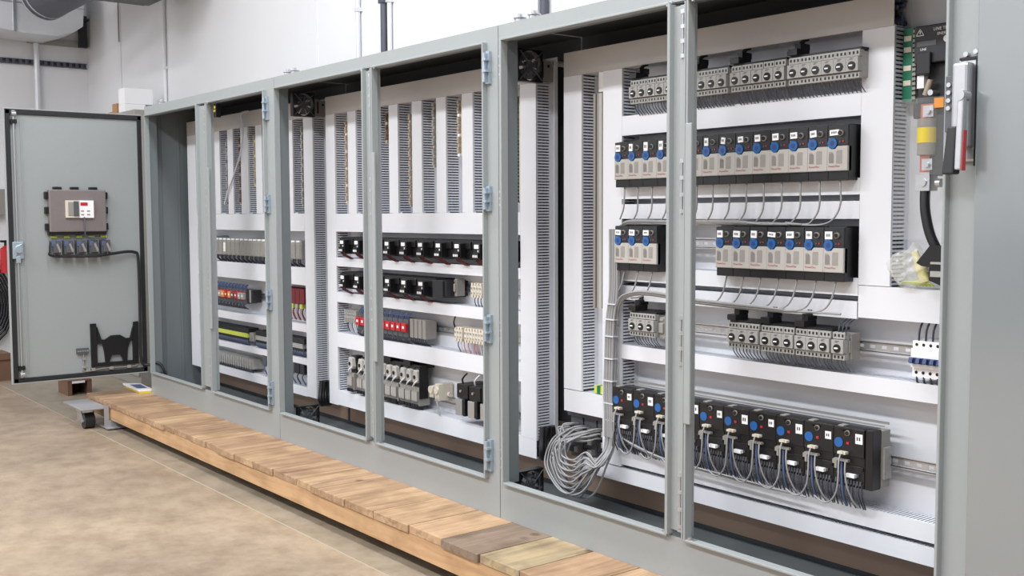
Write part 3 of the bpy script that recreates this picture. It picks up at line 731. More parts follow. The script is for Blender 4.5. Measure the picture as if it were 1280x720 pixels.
def place_breakers(xs, z, row, gname, start=0):
    global first
    for i, x in enumerate(xs):
        if first: d = bp_; first = False
        else: d = copy_tree(bp_)
        d.location = (x, .2, z); d['group'] = 'motor breakers in the '+row
        d['label'] = '%s motor breaker from the left in the %s' % (ORD[start+i] if start+i < 16 else {16: 'seventeenth', 17: 'eighteenth', 18: 'nineteenth', 19: 'twentieth', 20: 'twenty-first'}[start+i], gname)
def feed_block(x, z, w, label):
    q = MB(); q.box(x, .215, z+.079, x+w, .3, z+.086); q.box(x+.002, .2, z+.086, x+.034, .26, z+.104); q.box(x-.008, .21, z+.088, x+.002, .24, z+.1); q.box(x+.008, .225, z+.104, x+.028, .27, z+.122)
    q.tube([(x+.012, .24, z+.118), (x+.013, .25, z+.13), (x+.013, .27, z+.136)], .004, 6, sub=3); q.tube([(x+.022, .24, z+.118), (x+.022, .25, z+.13), (x+.022, .27, z+.136)], .004, 6, sub=3)
    tag(q.build('feeder_block', 'black', loc=(x, .22, z+.079)), label, 'busbar feeder', 'black busbar feeders on the motor breakers')
ZB = 1.507
g0 = [4.131+.0411*k for k in range(6)]; g1 = [4.398+.0406*k for k in range(4)]; g2 = [4.5745+.0406*k+.0008*k for k in range(5)]; g3 = [4.791+.0402*k-.0003*k for k in range(6)]
n = 0
for g, w, nm in ((g0, .246, 'leftmost'), (g1, .163, 'second'), (g2, .205, 'third'), (g3, .24, 'rightmost')):
    place_breakers(g, ZB, 'top row', 'top row of the nearest enclosure', n); n += len(g)
    feed_block(g[0], ZB, w, '%s black busbar feeder above the top breaker row' % nm)
ZC = .714; n = 0
for g, w, nm in (([4.132+.0405*k for k in range(3)], .121, 'leftmost'), ([4.573+.0405*k for k in range(3)], .121, 'second'), ([4.703+.0405*k for k in range(3)], .121, 'third'), ([4.83+.0405*k for k in range(3)], .121, 'rightmost')):
    place_breakers(g, ZC, 'second row', 'second row of the nearest enclosure', n); n += 3
    feed_block(g[0], ZC, w, '%s black busbar feeder above the second breaker row' % nm)
place_breakers([4.958], ZC, 'second row', 'second row, standing alone before the end clamp', 12)
def end_clamp(x0, x1, z, label, y=.22):
    r = empty('end_clamp', (x0, y, z), label, 'end clamp', 'end clamps on the mounting rails')
    w = x1-x0
    q = MB(); q.box(0, .0, .0, w, .045, .075); q.box(w*.1, -.008, .02, w*.9, 0, .055); q.build('body', 'mgrey', r, bev=.003)
    q = MB(); q.box(w*.2, -.004, .062, w*.8, 0, .07); q.build('clamp_face', 'steel', r)
end_clamp(4.9985, 5.0035, ZC, 'grey end clamp right of the second breaker row', .232)
end_clamp(4.255, 4.282, ZC-.004, 'grey end clamp right of the three breakers beside the cable bundle', .225)
for k in range(3):
    cable([(4.972+.012*k, .215, ZC+.07), (4.972+.012*k, .222, ZC+.1), (4.973+.012*k, .26, ZC+.118)], .0024, 'short dark wire rising from the single breaker by the end clamp', 'wires above the single breaker', 'wiredk', name='lead_wire', sub=3)

# white breaker with blue toggles at the right
r = empty('blue_toggle_breaker', (5.183, .24, .685), 'white five-pole breaker with dark blue toggles on the rail at right', 'circuit breaker')
q = MB(); q.box(0, .012, 0, .105, .09, .1); q.box(.002, .0, .028, .103, .012, .08)
for k in range(5):
    for z in (.09, .014): q.cyl((.012+.0205*k, .0112, z), (.012+.0205*k, .0125, z), .0045, 10, 1)
q.build('body', ['white', 'black'], r, bev=.0005)
for k in range(5):
    q = MB(); q.box(.004+.0205*k, -.012, .04, .021+.0205*k, .0, .056); q.prism([(-.022, .044), (-.012, .04), (-.012, .056), (-.018, .056)], 'x', .007+.0205*k, .018+.0205*k); q.build('toggle', 'bluedark', r)
for k in range(4):
    q = MB(); q.tube([(.013+.0205*k, .02, .1), (.012+.0205*k, .025, .13), (.014+.0205*k, .04, .155)], .003, 5, sub=3); q.build('lead_wire', 'wiredk', r)
for k in range(5):
    q = MB(); q.tube([(.013+.0205*k, .014, .002), (.016+.0205*k, .012, -.012), (.018+.0205*k, .03, -.022)], .003, 5, sub=3); q.build('lead_wire', 'wiredk', r)

# ------------------------------------------------------------------ disconnect and fuses at the right
r = empty('disconnect_switch', (5.17, .25, 1.43), 'black fused disconnect switch with white warning lettering, top right', 'disconnect switch')
q = MB(); q.box(.0, .0, .1, .2, .08, .2); q.box(.0, .02, -.005, .2, .08, .1); q.box(.012, -.01, .07, .052, .0, .128); q.box(.115, -.006, .05, .2, .0, .11); bd = q.build('body', 'black2', r, bev=.003)
t = shift(text_mb('LINE TERMINALS', .0115), .055, -.0008, .183); t.build('lettering', 'white', bd)
t = shift(text_mb('ENERGIZED', .0105), .066, -.0008, .17); t.build('lettering', 'white', bd)
t = shift(text_mb('LINE', .009), .018, -.0008, .134); t.build('lettering', 'white', bd)
t = shift(text_mb('OFF', .009), .1, -.0008, .134); t.build('lettering', 'white', bd)
q = MB()
for a, b in (((.006, .174), (.028, .174)), ((.006, .174), (.017, .191)), ((.028, .174), (.017, .191))):
    q.tube([(a[0], -.0008, a[1]), (b[0], -.0008, b[1])], .0011, 4, sub=0)
q.box(.016, -.0014, .178, .018, -.0004, .186); q.build('warning_mark', 'white', bd)
q = MB(); q.box(.008, -.0012, .145, .064, -.0004, .158); q.build('rating_plate', 'dgrey', bd)
q = MB(); q.cyl((.093, -.0015, .158), (.093, .0, .158), .009, 16); q.build('round_mark', 'white', bd)
q = MB(); q.box(.01, .0, .035, .03, .02, .068, 0); q.cyl((.035, .0, .015), (.05, .0, .055), .008, 10, 1); q.cyl((.055, -.01, .02), (.055, .02, .02), .008, 10, 2); q.build('line_lug', ['white', 'tan', 'steel'], r)
r = empty('fuse_base', (5.17, .23, 1.2), 'dark fuse base with clear shield and orange sticker below the disconnect', 'fuse base')
q = MB(); q.box(.062, .0, .03, .118, .1, .19); q.box(.145, .0, .03, .21, .1, .19); q.box(.0, .02, .185, .21, .1, .225); q.build('body', 'black2', r, bev=.003)
q = MB(); q.box(-.03, -.02, -.14, .2, -.018, .235); q.box(-.03, -.018, .225, .2, .1, .2275); q.build('clear_shield', 'clear', r)
q = MB(); q.box(.086, -.0225, .205, .113, -.0205, .231); q.build('warning_sticker', 'orange', r)
for k in range(2):
    x = .032+.095*k
    f = empty('cartridge_fuse', (5.17+x, .215, 1.285), '%s fat cartridge fuse with a yellow band' % ('left' if k == 0 else 'right'), 'fuse', 'yellow-banded fuses')
    q = MB(); q.cyl((.022, .02, .0), (.022, .02, .095), .027, 20); q.build('ferrule', 'mgrey', f)
    q = MB(); q.cyl((.022, .02, .032), (.022, .02, .072), .0278, 20); q.build('band', 'yellow', f)
    q = MB(); q.box(.0, .02, .095, .044, .028, .135); q.box(.0, .02, -.045, .044, .028, 0); q.build('blade', 'copper', f)
    q = MB(); q.box(.012, .01, .1, .042, .02, .13); q.box(.012, .01, -.04, .042, .02, -.01); q.cyl((.028, .002, .114), (.028, .012, .114), .008, 10); q.cyl((.028, .002, -.026), (.028, .012, -.026), .008, 10); q.build('clamp', 'steel', f)
q = MB(); q.box(5.212, .2, 1.19, 5.252, .24, 1.232); q.cyl((5.232, .196, 1.212), (5.232, .2, 1.212), .012, 12); q.cyl((5.262, .22, 1.21), (5.275, .22, 1.21), .012, 10)
tag(q.build('cable_lug', 'steel', loc=(5.23, .22, 1.19)), 'bright steel lug where the fat black cable meets the fuse base', 'cable lug')
cable([(5.232, .215, 1.195), (5.236, .21, 1.14), (5.25, .21, 1.08), (5.272, .215, 1.03), (5.29, .23, .985)], .0135, 'fat black power cable curving down below the fuses', None, 'cablebk', 10, 'power_cable')
q = MB(); q.prism([(5.225, 1.0), (5.24, .992), (5.262, .99), (5.262, .955), (5.33, .93), (5.33, 1.05), (5.262, 1.045), (5.25, 1.03)], 'y', .19, .27, 0); q.box(5.268, .186, .998, 5.33, .19, 1.004, 1); q.box(5.268, .186, .965, 5.33, .19, .98, 1)
tag(q.build('distribution_block', ['black', 'grey'], loc=(5.3, .23, .93)), 'black power distribution block at the foot of the fat cable', 'terminal block')
# green board edge
r = empty('circuit_board', (5.115, .285, 1.435), 'narrow green circuit board standing beside the disconnect', 'circuit board')
q = MB(); q.box(0, .0, 0, .03, .006, .2); q.build('board', 'green', r)
q = MB()
for k in range(15): q.box(.032, -.006, .006+k*.0128, .042, .006, .014+k*.0128)
q.build('pin_header', 'mgrey', r)
q = MB()
for z in (.045, .085, .135, .165): q.box(.004, -.003, z, .026, .0, z+.014)
q.build('component', 'cream', r)
q = MB(); q.box(.0, .006, .0, .034, .012, .2); q.box(-.002, .012, .02, .03, .05, .03); q.box(-.002, .012, .16, .03, .05, .17); q.build('bracket', 'mgrey', r)
# bag of parts
r = empty('parts_bag', (5.19, .24, .928), 'crumpled clear plastic bag of yellow parts on the wide duct', 'bag')
bm = bmesh.new(); bmesh.ops.create_icosphere(bm, subdivisions=4, radius=1)
for v in bm.verts:
    c = v.co; n = math.sin(c.x*7+c.z*5)*.12+math.sin(c.z*13-c.x*9+c.y*6)*.09+random.uniform(-.05, .05)
    k = 1-.5*max(0, c.z)
    v.co = Vector((c.x*.066*(1+n)*k-.012, c.y*.03*(1+n), .057+c.z*.057*(1+.5*n)+.012*max(0, c.z)*math.sin(c.x*5)))
me = bpy.data.meshes.new('bag_film'); bm.to_mesh(me); bm.free(); me.materials.append(M['bag']); o = bpy.data.objects.new('bag_film', me); COL.objects.link(o); o.parent = r
q = MB(); q.tube([(.0, .0, .1), (.01, .0, .075), (.014, -.004, .06)], .01, 7); q.tube([(.012, 0, .068), (.028, -.002, .045), (.036, .0, .02)], .017, 8)
q.build('yellow_part', 'paleyellow', r)
q = MB()
for k in range(7): q.tube([(-.04+.01*k, .0, .012+.002*k), (-.02+.011*k, -.008, .018), (.0+.01*k, .0, .008)], .0025, 5)
q.build('loose_wire', 'limeyellow', r)

# handle on the right frame of the nearest enclosure
r = bpy.data.objects.new('disconnect_handle', None); COL.objects.link(r); r.parent = encC; r.location = (5.474-2*W, 0, 1.2); r['label'] = 'metal disconnect handle with red edge'
q = MB(); q.box(-.03, -.014, .05, .022, 0, .29, 0); q.box(-.024, -.05, .08, .016, -.014, .278); q.build('housing', 'steel', r, bev=.008)
q = MB(); q.box(.016, -.016, .04, .0225, -.002, .285); q.box(-.024, -.016, .286, .02, -.002, .292); q.build('back_edge', 'black', r)
q = MB(); q.cyl((.011, -.078, .2), (.011, -.045, .2), .013, 16); q.build('pivot', 'steel', r)
q = MB(); q.hexa([(.004, -.08, .03), (.02, -.08, .03), (.02, -.064, .03), (.004, -.064, .03), (.006, -.075, .205), (.022, -.075, .205), (.022, -.06, .205), (.006, -.06, .205)]); lv = q.build('lever', 'steel', r, bev=.003)
q = MB(); q.hexa([(.0195, -.078, .028), (.0225, -.078, .028), (.0225, -.062, .028), (.0195, -.062, .028), (.0205, -.073, .12), (.0235, -.073, .12), (.0235, -.06, .12), (.0205, -.06, .12)]); q.build('red_edge', 'redink', r)
q = MB(); q.hexa([(-.026, -.082, .02), (.003, -.082, .02), (.003, -.05, .02), (-.026, -.05, .02), (-.018, -.075, .13), (.005, -.075, .13), (.005, -.045, .13), (-.018, -.045, .13)]); q.build('grip', 'black2', r, bev=.004)
q = MB(); q.box(-.044, -.04, .12, -.024, -.012, .25, 0)
for k in range(4): q.cyl((-.034, -.045, .175+k*.018), (-.034, -.04, .175+k*.018), .0055, 10, 1)
q.build('interlock', ['dgrey', 'steel'], r, bev=.002)
for x, z in ((-.012, .3), (.012, .304), (.01, .062)):
    q = MB(); q.cyl((x, -.012, z), (x, 0, z), .006, 10); q.build('screw', 'steel', r)

# ------------------------------------------------------------------ vertical terminal strips
def vstrip(x, z0, z1, w, m1, m2, label, y=.258):
    r = empty('terminal_strip', (x, y, z0), label, 'terminal strip', 'vertical terminal strips between the ducts')
    q = MB(); q.box(-.004, .03, 0, .0, YP-y, z1-z0); q.box(0, .038, 0, w, YP-y, z1-z0); q.build('rail', 'steel', r)
    q = MB(); n = int((z1-z0)/.014)
    for k in range(n): q.box(.001, .0 if k % 3 else .004, k*.014+.001, w*.45, .038, k*.014+.013, 1 if k % 6 == 0 else 0)
    q.build('terminals', [m1, m2], r)
    q = MB(); q.box(w*.5, .012, .004, w*.95, .038, z1-z0-.004); q.build('wire_cover', 'cream' if m1 != 'grey' else 'mgrey', r)
r = empty('rail_strip', (3.888, .258, .79), 'tall pale grey metal rails standing left of the cable bundle duct', 'rail')
q = MB(); q.box(0, .0, 0, .012, .07, .778); q.box(.02, .0, 0, .05, .07, .778); q.box(.012, .03, 0, .02, .07, .778); q.build('rail', 'mgrey', r, bev=.001)
q = MB(); q.box(.034, -.003, 0, .05, .0, .776); q.build('light_edge', 'lgrey', r)
q = MB(); q.box(3.918, .258, 1.572, 3.943, YP, 1.642); tag(q.build('terminal_cover', 'white', loc=(3.93, .3, 1.572)), 'small white block above the tall grey vertical strip', 'cover')
r = empty('ground_terminals', (3.89, .262, .4735), 'pair of yellow-green ground terminals in the duct bay above the cable loop', 'terminal')
for k in range(3):
    q = MB(); q.box(.017*k, 0, 0, .015+.017*k, .044, .03); q.build('terminal', 'limeyellow' if k != 1 else 'green', r, bev=.001)
for (x, z0, z1, a, b, t) in ((2.068, 1.19, 1.6, 'tan', 'cream', 'first bay'), (2.448, 1.47, 1.62, 'brownwood', 'tan', 'third bay'), (2.648, 1.17, 1.6, 'tan', 'mgrey', 'fourth bay'), (2.84, 1.34, 1.62, 'grey', 'tan', 'fifth bay'),
                             (3.03, 1.38, 1.62, 'tan', 'white', 'sixth bay'), (3.424, 1.18, 1.6, 'black2', 'dgrey', 'last bay')):
    vstrip(x, z0, z1, .034, a, b, 'narrow vertical terminal strip in the %s of the middle enclosure' % t)
for (x, z0, z1, a, b, t) in ((.632, 1.2, 1.6, 'grey', 'dgrey', 'third bay'), (.815, 1.2, 1.6, 'brownwood', 'grey', 'fourth bay'), (1.018, 1.3, 1.6, 'tan', 'limeyellow', 'fifth bay'), (1.6, 1.18, 1.6, 'grey', 'tan', 'last bay'), (.438, 1.2, 1.6, 'dgrey', 'grey', 'second bay')):
    vstrip(x, z0, z1, .034, a, b, 'narrow vertical terminal strip in the %s of the left enclosure' % t)
cable([(1.0, .245, 1.73), (.99, .2, 1.71), (.96, .225, 1.63), (.9, .235, 1.5), (.8, .238, 1.38), (.7, .24, 1.28), (.64, .243, 1.2)], .005, 'loose pale cable slanting across the upper ducts of the left enclosure', None, 'wirewht', 6, 'loose_cable')

# ------------------------------------------------------------------ middle enclosure devices
def io_proto():
    r = empty('input_block', (0, 0, 0), 'x', 'input module')
    w = .1375
    q = MB(); q.box(0, .03, 0, w, .135, .082); q.box(.004, .02, .045, w-.004, .03, .076); q.build('body', 'black', r, bev=.002)
    q = MB(); q.box(.048, -.004, .006, .094, .03, .07); q.box(.052, -.012, .012, .09, -.004, .034); f = q.build('plug_block', 'black', r, bev=.002)
    q = MB(); q.box(.054, -.0055, .05, .084, -.004, .066); q.build('paper_label', 'white', f)
    q = MB()
    for k in range(4): q.box(.054+.009*k, -.0135, .014, .0585+.009*k, -.012, .024)
    q.box(.078, -.0055, .036, .083, -.004, .044); q.build('pin', 'white', f)
    for k in range(4):
        q = MB(); x = .056+.009*k; q.tube([(x, .0, .01), (x, .012, -.006), (x, .05, -.024)], .0035, 5, sub=3); q.build('lead_wire', 'wiredred' if k % 2 else 'cablebk', r)
    return r
ip = io_proto(); used = False
for row, z, n in (('upper', .944, 10), ('lower', .772, 6)):
    for i in range(n):
        d = ip if not used else copy_tree(ip); used = True
        d.location = (2.07+.1392*i, .2, z); d['group'] = 'black input blocks in the %s row' % row
        d['label'] = '%s black input block from the left in the %s row, small white label' % (ORD[i], row)
q = MB(); q.box(2.907, .21, .775, 2.985, .335, .85); q.box(2.985, .22, .78, 3.0, .335, .846)
tag(q.build('end_module', 'black2', loc=(2.94, .25, .775), bev=.002), 'plain black module closing the lower input row', 'module')
end_clamp(3.002, 3.02, .782, 'grey end clamp right of the lower black input blocks', .26)
def clampset(x, z, n, label, m='cream', wires='wiredk', drop=.05):
    r = empty('terminal_block', (x, .25, z), label, 'terminal block', 'small pale terminal blocks, middle enclosure')
    q = MB()
    for k in range(n):
        q.box(.02*k, .0, .01, .018+.02*k, .078, .05); q.box(.003+.02*k, .0, .05, .015+.02*k, .06, .062); q.box(.003+.02*k, .0, 0, .015+.02*k, .06, .01)
    q.build('body', m, r, bev=.0015)
    q = MB()
    for k in range(n): q.cyl((.009+.02*k, -.002, .04), (.009+.02*k, 0, .04), .005, 10); q.cyl((.009+.02*k, -.002, .02), (.009+.02*k, 0, .02), .004, 8)
    q.build('screw', 'steel', r)
    for k in range(n):
        q = MB(); q.tube([(.009+.02*k, .02, .004), (.006+.022*k, .018, -.02), (.01+.02*k, .03, -drop)], .0022, 5, sub=3); q.build('lead_wire', wires if not isinstance(wires, list) else wires[k % len(wires)], r)
clampset(3.135, .785, 4, 'pale terminals with dark wires at the right end of the lower input row')
clampset(3.012, .59, 3, 'pale terminal trio with a black wire, right of the red relays', wires=['cablebk', 'wirewht', 'wirepink'])
clampset(3.085, .59, 8, 'long pale terminal block with pink wires at the far right', 'cream', ['wirepink', 'wirewht', 'wirepink'])
clampset(2.055, .6, 6, 'pale terminal block left of the red relays', 'grey', ['wiredk', 'wirewht'])
cable([(3.02, .25, .65), (3.018, .245, .672), (3.01, .26, .7)], .004, 'short black wire above the pale terminal trio', None, 'cablebk', name='lead_wire', sub=3)
# red relays
def relay(x, z, label, first=[None], grp='red relays in the middle enclosure', cap='red'):
    if first[0] is None:
        r = empty('control_relay', (0, 0, 0), 'x', 'relay')
        q = MB(); q.box(0, .015, -.02, .0425, .1, .062); q.build('socket', 'dgrey', r, bev=.001)
        q = MB(); q.box(.002, .0, .006, .0405, .016, .044); q.build('cap', 'red', r, bev=.002)
        q = MB(); q.box(.014, -.001, .02, .028, .0, .032); q.build('paper_label', 'white', r)
        for k in range(4):
            q = MB(); q.tube([(.006+.01*k, .02, .058), (.01+.01*k, .022, .075), (.02+.01*k, .03, .094)], .0022, 5, sub=3); q.build('lead_wire', 'wireblue', r)
            q = MB(); q.tube([(.006+.01*k, .018, -.016), (.01+.01*k, .01, -.035), (.022+.01*k, .03, -.052)], .0024, 5, sub=3); q.build('lead_wire', 'wiredk', r)
        first[0] = r
    else: r = copy_tree(first[0])
    r.location = (x, .235, z); r['label'] = label; r['group'] = grp
    if cap != 'red':
        for ch in list(r.children):
            if ch.name.startswith('cap'):
                ch.data = ch.data.copy(); ch.data.materials[0] = M[cap]
    return r
for i in range(10): relay(2.19+.0462*i, .592, '%s red-capped relay from the left in the middle enclosure' % ORD[i])
r = empty('terminal_block', (2.655, .25, .575), 'plain grey terminal block right of the red relays', 'terminal block')
q = MB()
for k in range(8): q.box(.017*k, 0 if k % 2 else .004, 0, .016+.017*k, .06, .085)
q.build('body', 'mgrey', r, bev=.001)
for k in range(8):
    q = MB(); q.tube([(.008+.017*k, .01, .004), (.01+.017*k, .005, -.015), (.016+.017*k, .03, -.034)], .0024, 5, sub=3); q.build('lead_wire', 'wiredk', r)
# motor starters
def starter_proto():
    r = empty('motor_starter', (0, 0, 0), 'x', 'motor starter')
    q = MB(); q.box(0, .01, .0, .052, .07, .085); q.box(.004, .0, .02, .048, .01, .07); b = q.build('base', 'mgrey', r, bev=.002)
    q = MB()
    for k in range(3): q.box(.006+.015*k, -.001, .026, .016+.015*k, .0, .064)
    q.build('terminal_cover', 'lgrey', b)
    q = MB(); q.box(0.002, .025, .085, .05, .066, .17); q.build('upper_body', 'black2', r, bev=.002)
    q = MB(); q.prism([(.006, .105), (.046, .105), (.05, .12), (.04, .16), (.014, .165), (.004, .13)], 'y', .004, .03); h = q.build('rotary_head', 'lgrey', r, bev=.004)
    q = MB(); q.cyl((.024, .001, .132), (.024, .006, .132), .009, 14); q.build('hole', 'black', h)
    q = MB(); q.tube([(.046, .01, .12), (.036, -.004, .105), (.02, -.002, .09)], .004, 6, sub=4); q.build('jumper', 'wirewht', r)
    q = MB(); q.box(.002, .004, -.008, .05, .06, 0); 
    for k in range(4): q.box(.005+.012*k, -.002, -.006, .012+.012*k, .006, .01)
    q.build('lower_terminals', 'black2', r)
    return r
sp = starter_proto(); used = False
for i, x in enumerate((2.1, 2.195, 2.25, 2.31, 2.405, 2.458, 2.511, 2.58, 2.634, 2.688)):
    d = sp if not used else copy_tree(sp); used = True
    d.location = (x, .235, .266); d['group'] = 'motor starters in the middle enclosure'
    d['label'] = '%s motor starter from the left, grey with a round hole in its head' % ORD[i]
q = MB(); q.box(2.405, .26, .437, 2.74, .33, .45); q.box(2.741, .245, .3, 2.746, .29, .45)
for x in (2.43, 2.6): q.box(x, .25, .444, x+.06, .3, .464)
tag(q.build('busbar', 'black', loc=(2.41, .27, .437)), 'black busbar joining the tops of the motor starters', 'busbar')
r = empty('end_stop', (2.815, .25, .3), 'pale clamp with a hanging tag, right of the motor starters', 'end clamp')
q = MB(); q.box(0, .0, .02, .03, .078, .07); q.cyl((.015, -.004, .055), (.015, 0, .055), .018, 14); q.box(.045, .0, .01, .075, .078, .085); q.cyl((.06, -.006, .055), (.06, 0, .055), .016, 14); q.cyl((.1, .04, .04), (.11, .04, .04), .012, 10); q.build('body', 'cream', r, bev=.002)
q = MB(); q.prism([(.06, .02), (.07, .025), (.095, -.05), (.088, -.052)], 'y', -.008, -.005); q.build('hanging_tag', 'grey', r)
for i in range(3):
    x = 3.085+.088*i
    r = empty('transformer', (x, .2, .29), '%s black and silver power block at the bottom right of the middle enclosure' % ['left', 'centre', 'right'][i], 'power supply', 'black and silver power blocks')
    q = MB(); q.box(0, .01, .068, .08, .13, .128); q.box(0, .03, 0, .08, .13, .068); q.build('body', 'black', r, bev=.003)
    q = MB(); q.box(.004, .0, -.004, .05, .03, .066); q.build('core', 'steel', r, bev=.002)
    q = MB(); q.box(.052, .004, -.006, .066, .03, .07); q.build('side_band', 'black', r, bev=.002)
    q = MB(); q.cyl((.03, .006, .098), (.03, .01, .098), .006, 10); q.build('screw', 'steel', r)
    q = MB(); q.tube([(.02, .03, .128), (.03, .02, .15), (.05, .03, .175)], .004, 6); q.build('lead_wire', 'wirewht' if i else 'cablebk', r)

# ------------------------------------------------------------------ left enclosure devices
mp_ = None
for i in range(19):
    x = .5+.0595*i
    if mp_ is None:
        r = mp_ = empty('rack_module', (x, .24, .9), 'x', 'rack module')
        q = MB(); q.box(0, .0, .0, .055, .085, .1); q.box(.004, -.004, .004, .051, 0, .085); q.build('body', 'grey', r, bev=.002)
        q = MB(); q.box(.01, -.006, .09, .045, 0, .1); q.build('status_window', 'white', r)
        for k in range(2):
            q = MB(); q.tube([(.015+.02*k, .005, .002), (.013+.02*k, .004, -.02), (.015+.02*k, .03, -.04)], .004, 5, sub=3); q.build('lead_wire', 'wiredk', r)
        q = MB(); q.box(.008, -.0055, .01, .047, -.004, .08); q.build('door', 'mgrey', r)
    else: r = copy_tree(mp_); r.location = (x, .24, .9)
    r['group'] = 'grey rack modules in the left enclosure'
    r['label'] = '%s grey rack module from the left in the left enclosure' % (ORD+['seventeenth', 'eighteenth', 'nineteenth'])[i]
    if i == 2 or i == 15:
        q = MB(); q.box(.012, -.007, .02, .04, -.0055, .075); q.build('white_face', 'white', r)
r = empty('rack_power_supply', (.37, .22, .885), 'blue-grey power supply left of the rack modules', 'power supply')
q = MB(); q.box(0, 0, 0, .115, .11, .128); q.build('body', 'zincblue', r, bev=.003)
q = MB(); q.box(.03, -.003, .03, .06, 0, .11); q.build('cover', 'bluedark', r)
for i in range(12):
    x = .3+.0475*i
    cp = ['red', 'orange', 'dgrey', 'red', 'grey', 'orange'][i % 6] if i < 10 else 'grey'
    r = relay(x, .635, '%s relay from the left in the left enclosure, %s cap' % (ORD[i], {'dgrey': 'dark grey'}.get(cp, cp)), grp='coloured relays in the left enclosure', cap=cp)
    r.location.y = .25
    q = MB(); q.box(.001, .012, .044, .0415, .02, .05); q.box(.001, .012, .0, .0415, .02, .006); q.build('red_bar', 'red', r)
q = MB()
for k in range(3): q.box(.875+.026*k, .27, .625, .898+.026*k, YP-.012, .7, k % 2)
tag(q.build('terminal_block', ['black2', 'grey'], loc=(.88, .26, .625)), 'black and grey terminals right of the relays, left enclosure', 'terminal block')
for x0, x1, z, m1, m2, lab, cat in ((.3, .9, .44, 'black2', 'limeyellow', 'long black terminal strip with yellow-green middle, left enclosure', 'terminal strip'), (1.0, 1.6, .44, 'black2', 'grey', 'long black terminal strip in the right half of the left enclosure', 'terminal strip')):
    r = empty('terminal_strip', (x0, .26, z-.05), lab, cat)
    q = MB(); q.box(0, 0, .052, x1-x0, .065, .082); q.box(0, 0, .012, x1-x0, .065, .028); q.build('body', m1, r, bev=.002)
    q = MB(); q.box(.005, -.004, .028, x1-x0-.01, .06, .052); q.build('middle_strip', m2, r)
    for k in range(int((x1-x0)/.016)):
        q = MB(); q.tube([(.008+.016*k, .004, .014), (.01+.016*k, -.002, -.002), (.008+.016*k, .02, -.018)], .0035, 5, sub=3); q.build('lead_wire', ['wireblue', 'dgrey'][k % 2], r)
q = MB(); q.box(.9, .265, .4, .955, .33, .45); q.cyl((.93, .262, .43), (.93, .268, .43), .016, 12)
tag(q.build('end_stop', 'mgrey', loc=(.92, .3, .4), bev=.004), 'dark grey end piece of the green terminal strip', 'end clamp')
r = empty('terminal_strip', (.3, .25, .225), 'grey terminal row under a clear cover, lowest in the left enclosure', 'terminal strip')
q = MB()
for k in range(40): q.box(.0165*k, 0.006*(k % 2), .012, .015+.0165*k, .078, .07)
q.build('terminals', 'grey', r)
q = MB(); q.box(-.01, -.012, .045, .67, -.01, .09); q.box(-.01, -.01, .088, .67, .07, .09); q.build('clear_cover', 'clear', r)
for k in range(20):
    q = MB(); q.tube([(.015+.033*k, .004, .014), (.017+.033*k, -.002, .002), (.015+.033*k, .02, -.01)], .004, 5, sub=3); q.build('lead_wire', 'dgrey', r)
r = empty('contactor', (1.1, .25, .25), 'small black and green contactor seen beside the right duct, lowest row of the left enclosure', 'contactor')
for k in range(9):
    q = MB(); q.box(.058*k, .0, .03, .05+.058*k, .08, .09); q.build('body', 'black2' if k % 3 else 'dgrey', r, bev=.002)
    q = MB(); q.tube([(.03+.058*k, .01, .032), (.03+.058*k, .0, .01), (.032+.058*k, .02, -.03)], .004, 5, sub=3); q.build('lead_wire', 'wiredk' if k % 2 else 'wireblue', r)
r = empty('control_relay', (1.32, .25, .6), 'dark red relay bank seen right of the frame, left enclosure', 'relay')
for k in range(6):
    q = MB(); q.box(.052*k, .0, .06, .048+.052*k, .08, .14); q.build('socket', 'wiredred', r, bev=.002)
    q = MB(); q.box(.052*k, -.002, .035, .026+.052*k, .07, .058); q.build('cap', 'limeyellow' if k % 2 else 'grey', r)
    for j in range(3):
        q = MB(); q.tube([(.01+.052*k+.014*j, .01, .036), (.012+.052*k+.014*j, .002, .01), (.01+.052*k+.014*j, .02, -.03)], .003, 5, sub=3); q.build('lead_wire', ['wirepink', 'wiredk', 'wirewht'][j], r)

# ------------------------------------------------------------------ fans and small plates at the joints
def fan(x, y, z, label):
    r = empty('axial_fan', (x, y, z), label, 'fan', 'axial fans inside the enclosures')
    R = .056; q = MB(); n = 24
    for i in range(n):
        a, b = 2*PI*i/n, 2*PI*(i+1)/n
        def sq(t):
            c, s = math.cos(t), math.sin(t); m = .06/max(abs(c), abs(s)); return (c*m, s*m)
        o1, o2 = sq(a), sq(b); i1, i2 = (R*math.cos(a), R*math.sin(a)), (R*math.cos(b), R*math.sin(b))
        q.prism([i1, o1, o2, i2], 'x', -.012, .02)
    q.build('housing', 'black', r)
    q = MB()
    for i in range(7):
        a = 2*PI*i/7
        P = lambda rr, t, dx: (dx, rr*math.cos(t), rr*math.sin(t))
        q.hexa([P(.018, a, .0), P(.052, a-.1, -.004), P(.052, a-.1, -.002), P(.018, a, .002), P(.018, a+.5, .012), P(.052, a+.55, .012), P(.052, a+.55, .014), P(.018, a+.5, .014)])
    q.cyl((-.004, 0, 0), (.016, 0, 0), .02, 16); q.build('rotor', 'dgrey', r)
    q = MB()
    for i in range(4):
        a = PI/4+i*PI/2; q.tube([(.024, .01*math.cos(a), .01*math.sin(a)), (.024, .075*math.cos(a), .075*math.sin(a))], .0025, 5, sub=0)
    for rr in (.02, .038): q.tube([(.024, rr*math.cos(t*PI/8), rr*math.sin(t*PI/8)) for t in range(17)], .0015, 5, sub=0)
    q.build('finger_guard', 'dgrey', r)
fan(1.795, .172, 1.695, 'upper cooling fan where the left and middle enclosures join')
fan(3.615, .172, 1.69, 'upper cooling fan where the middle and nearest enclosures join')
fan(1.795, .172, .092, 'lower cooling fan where the left and middle enclosures join')
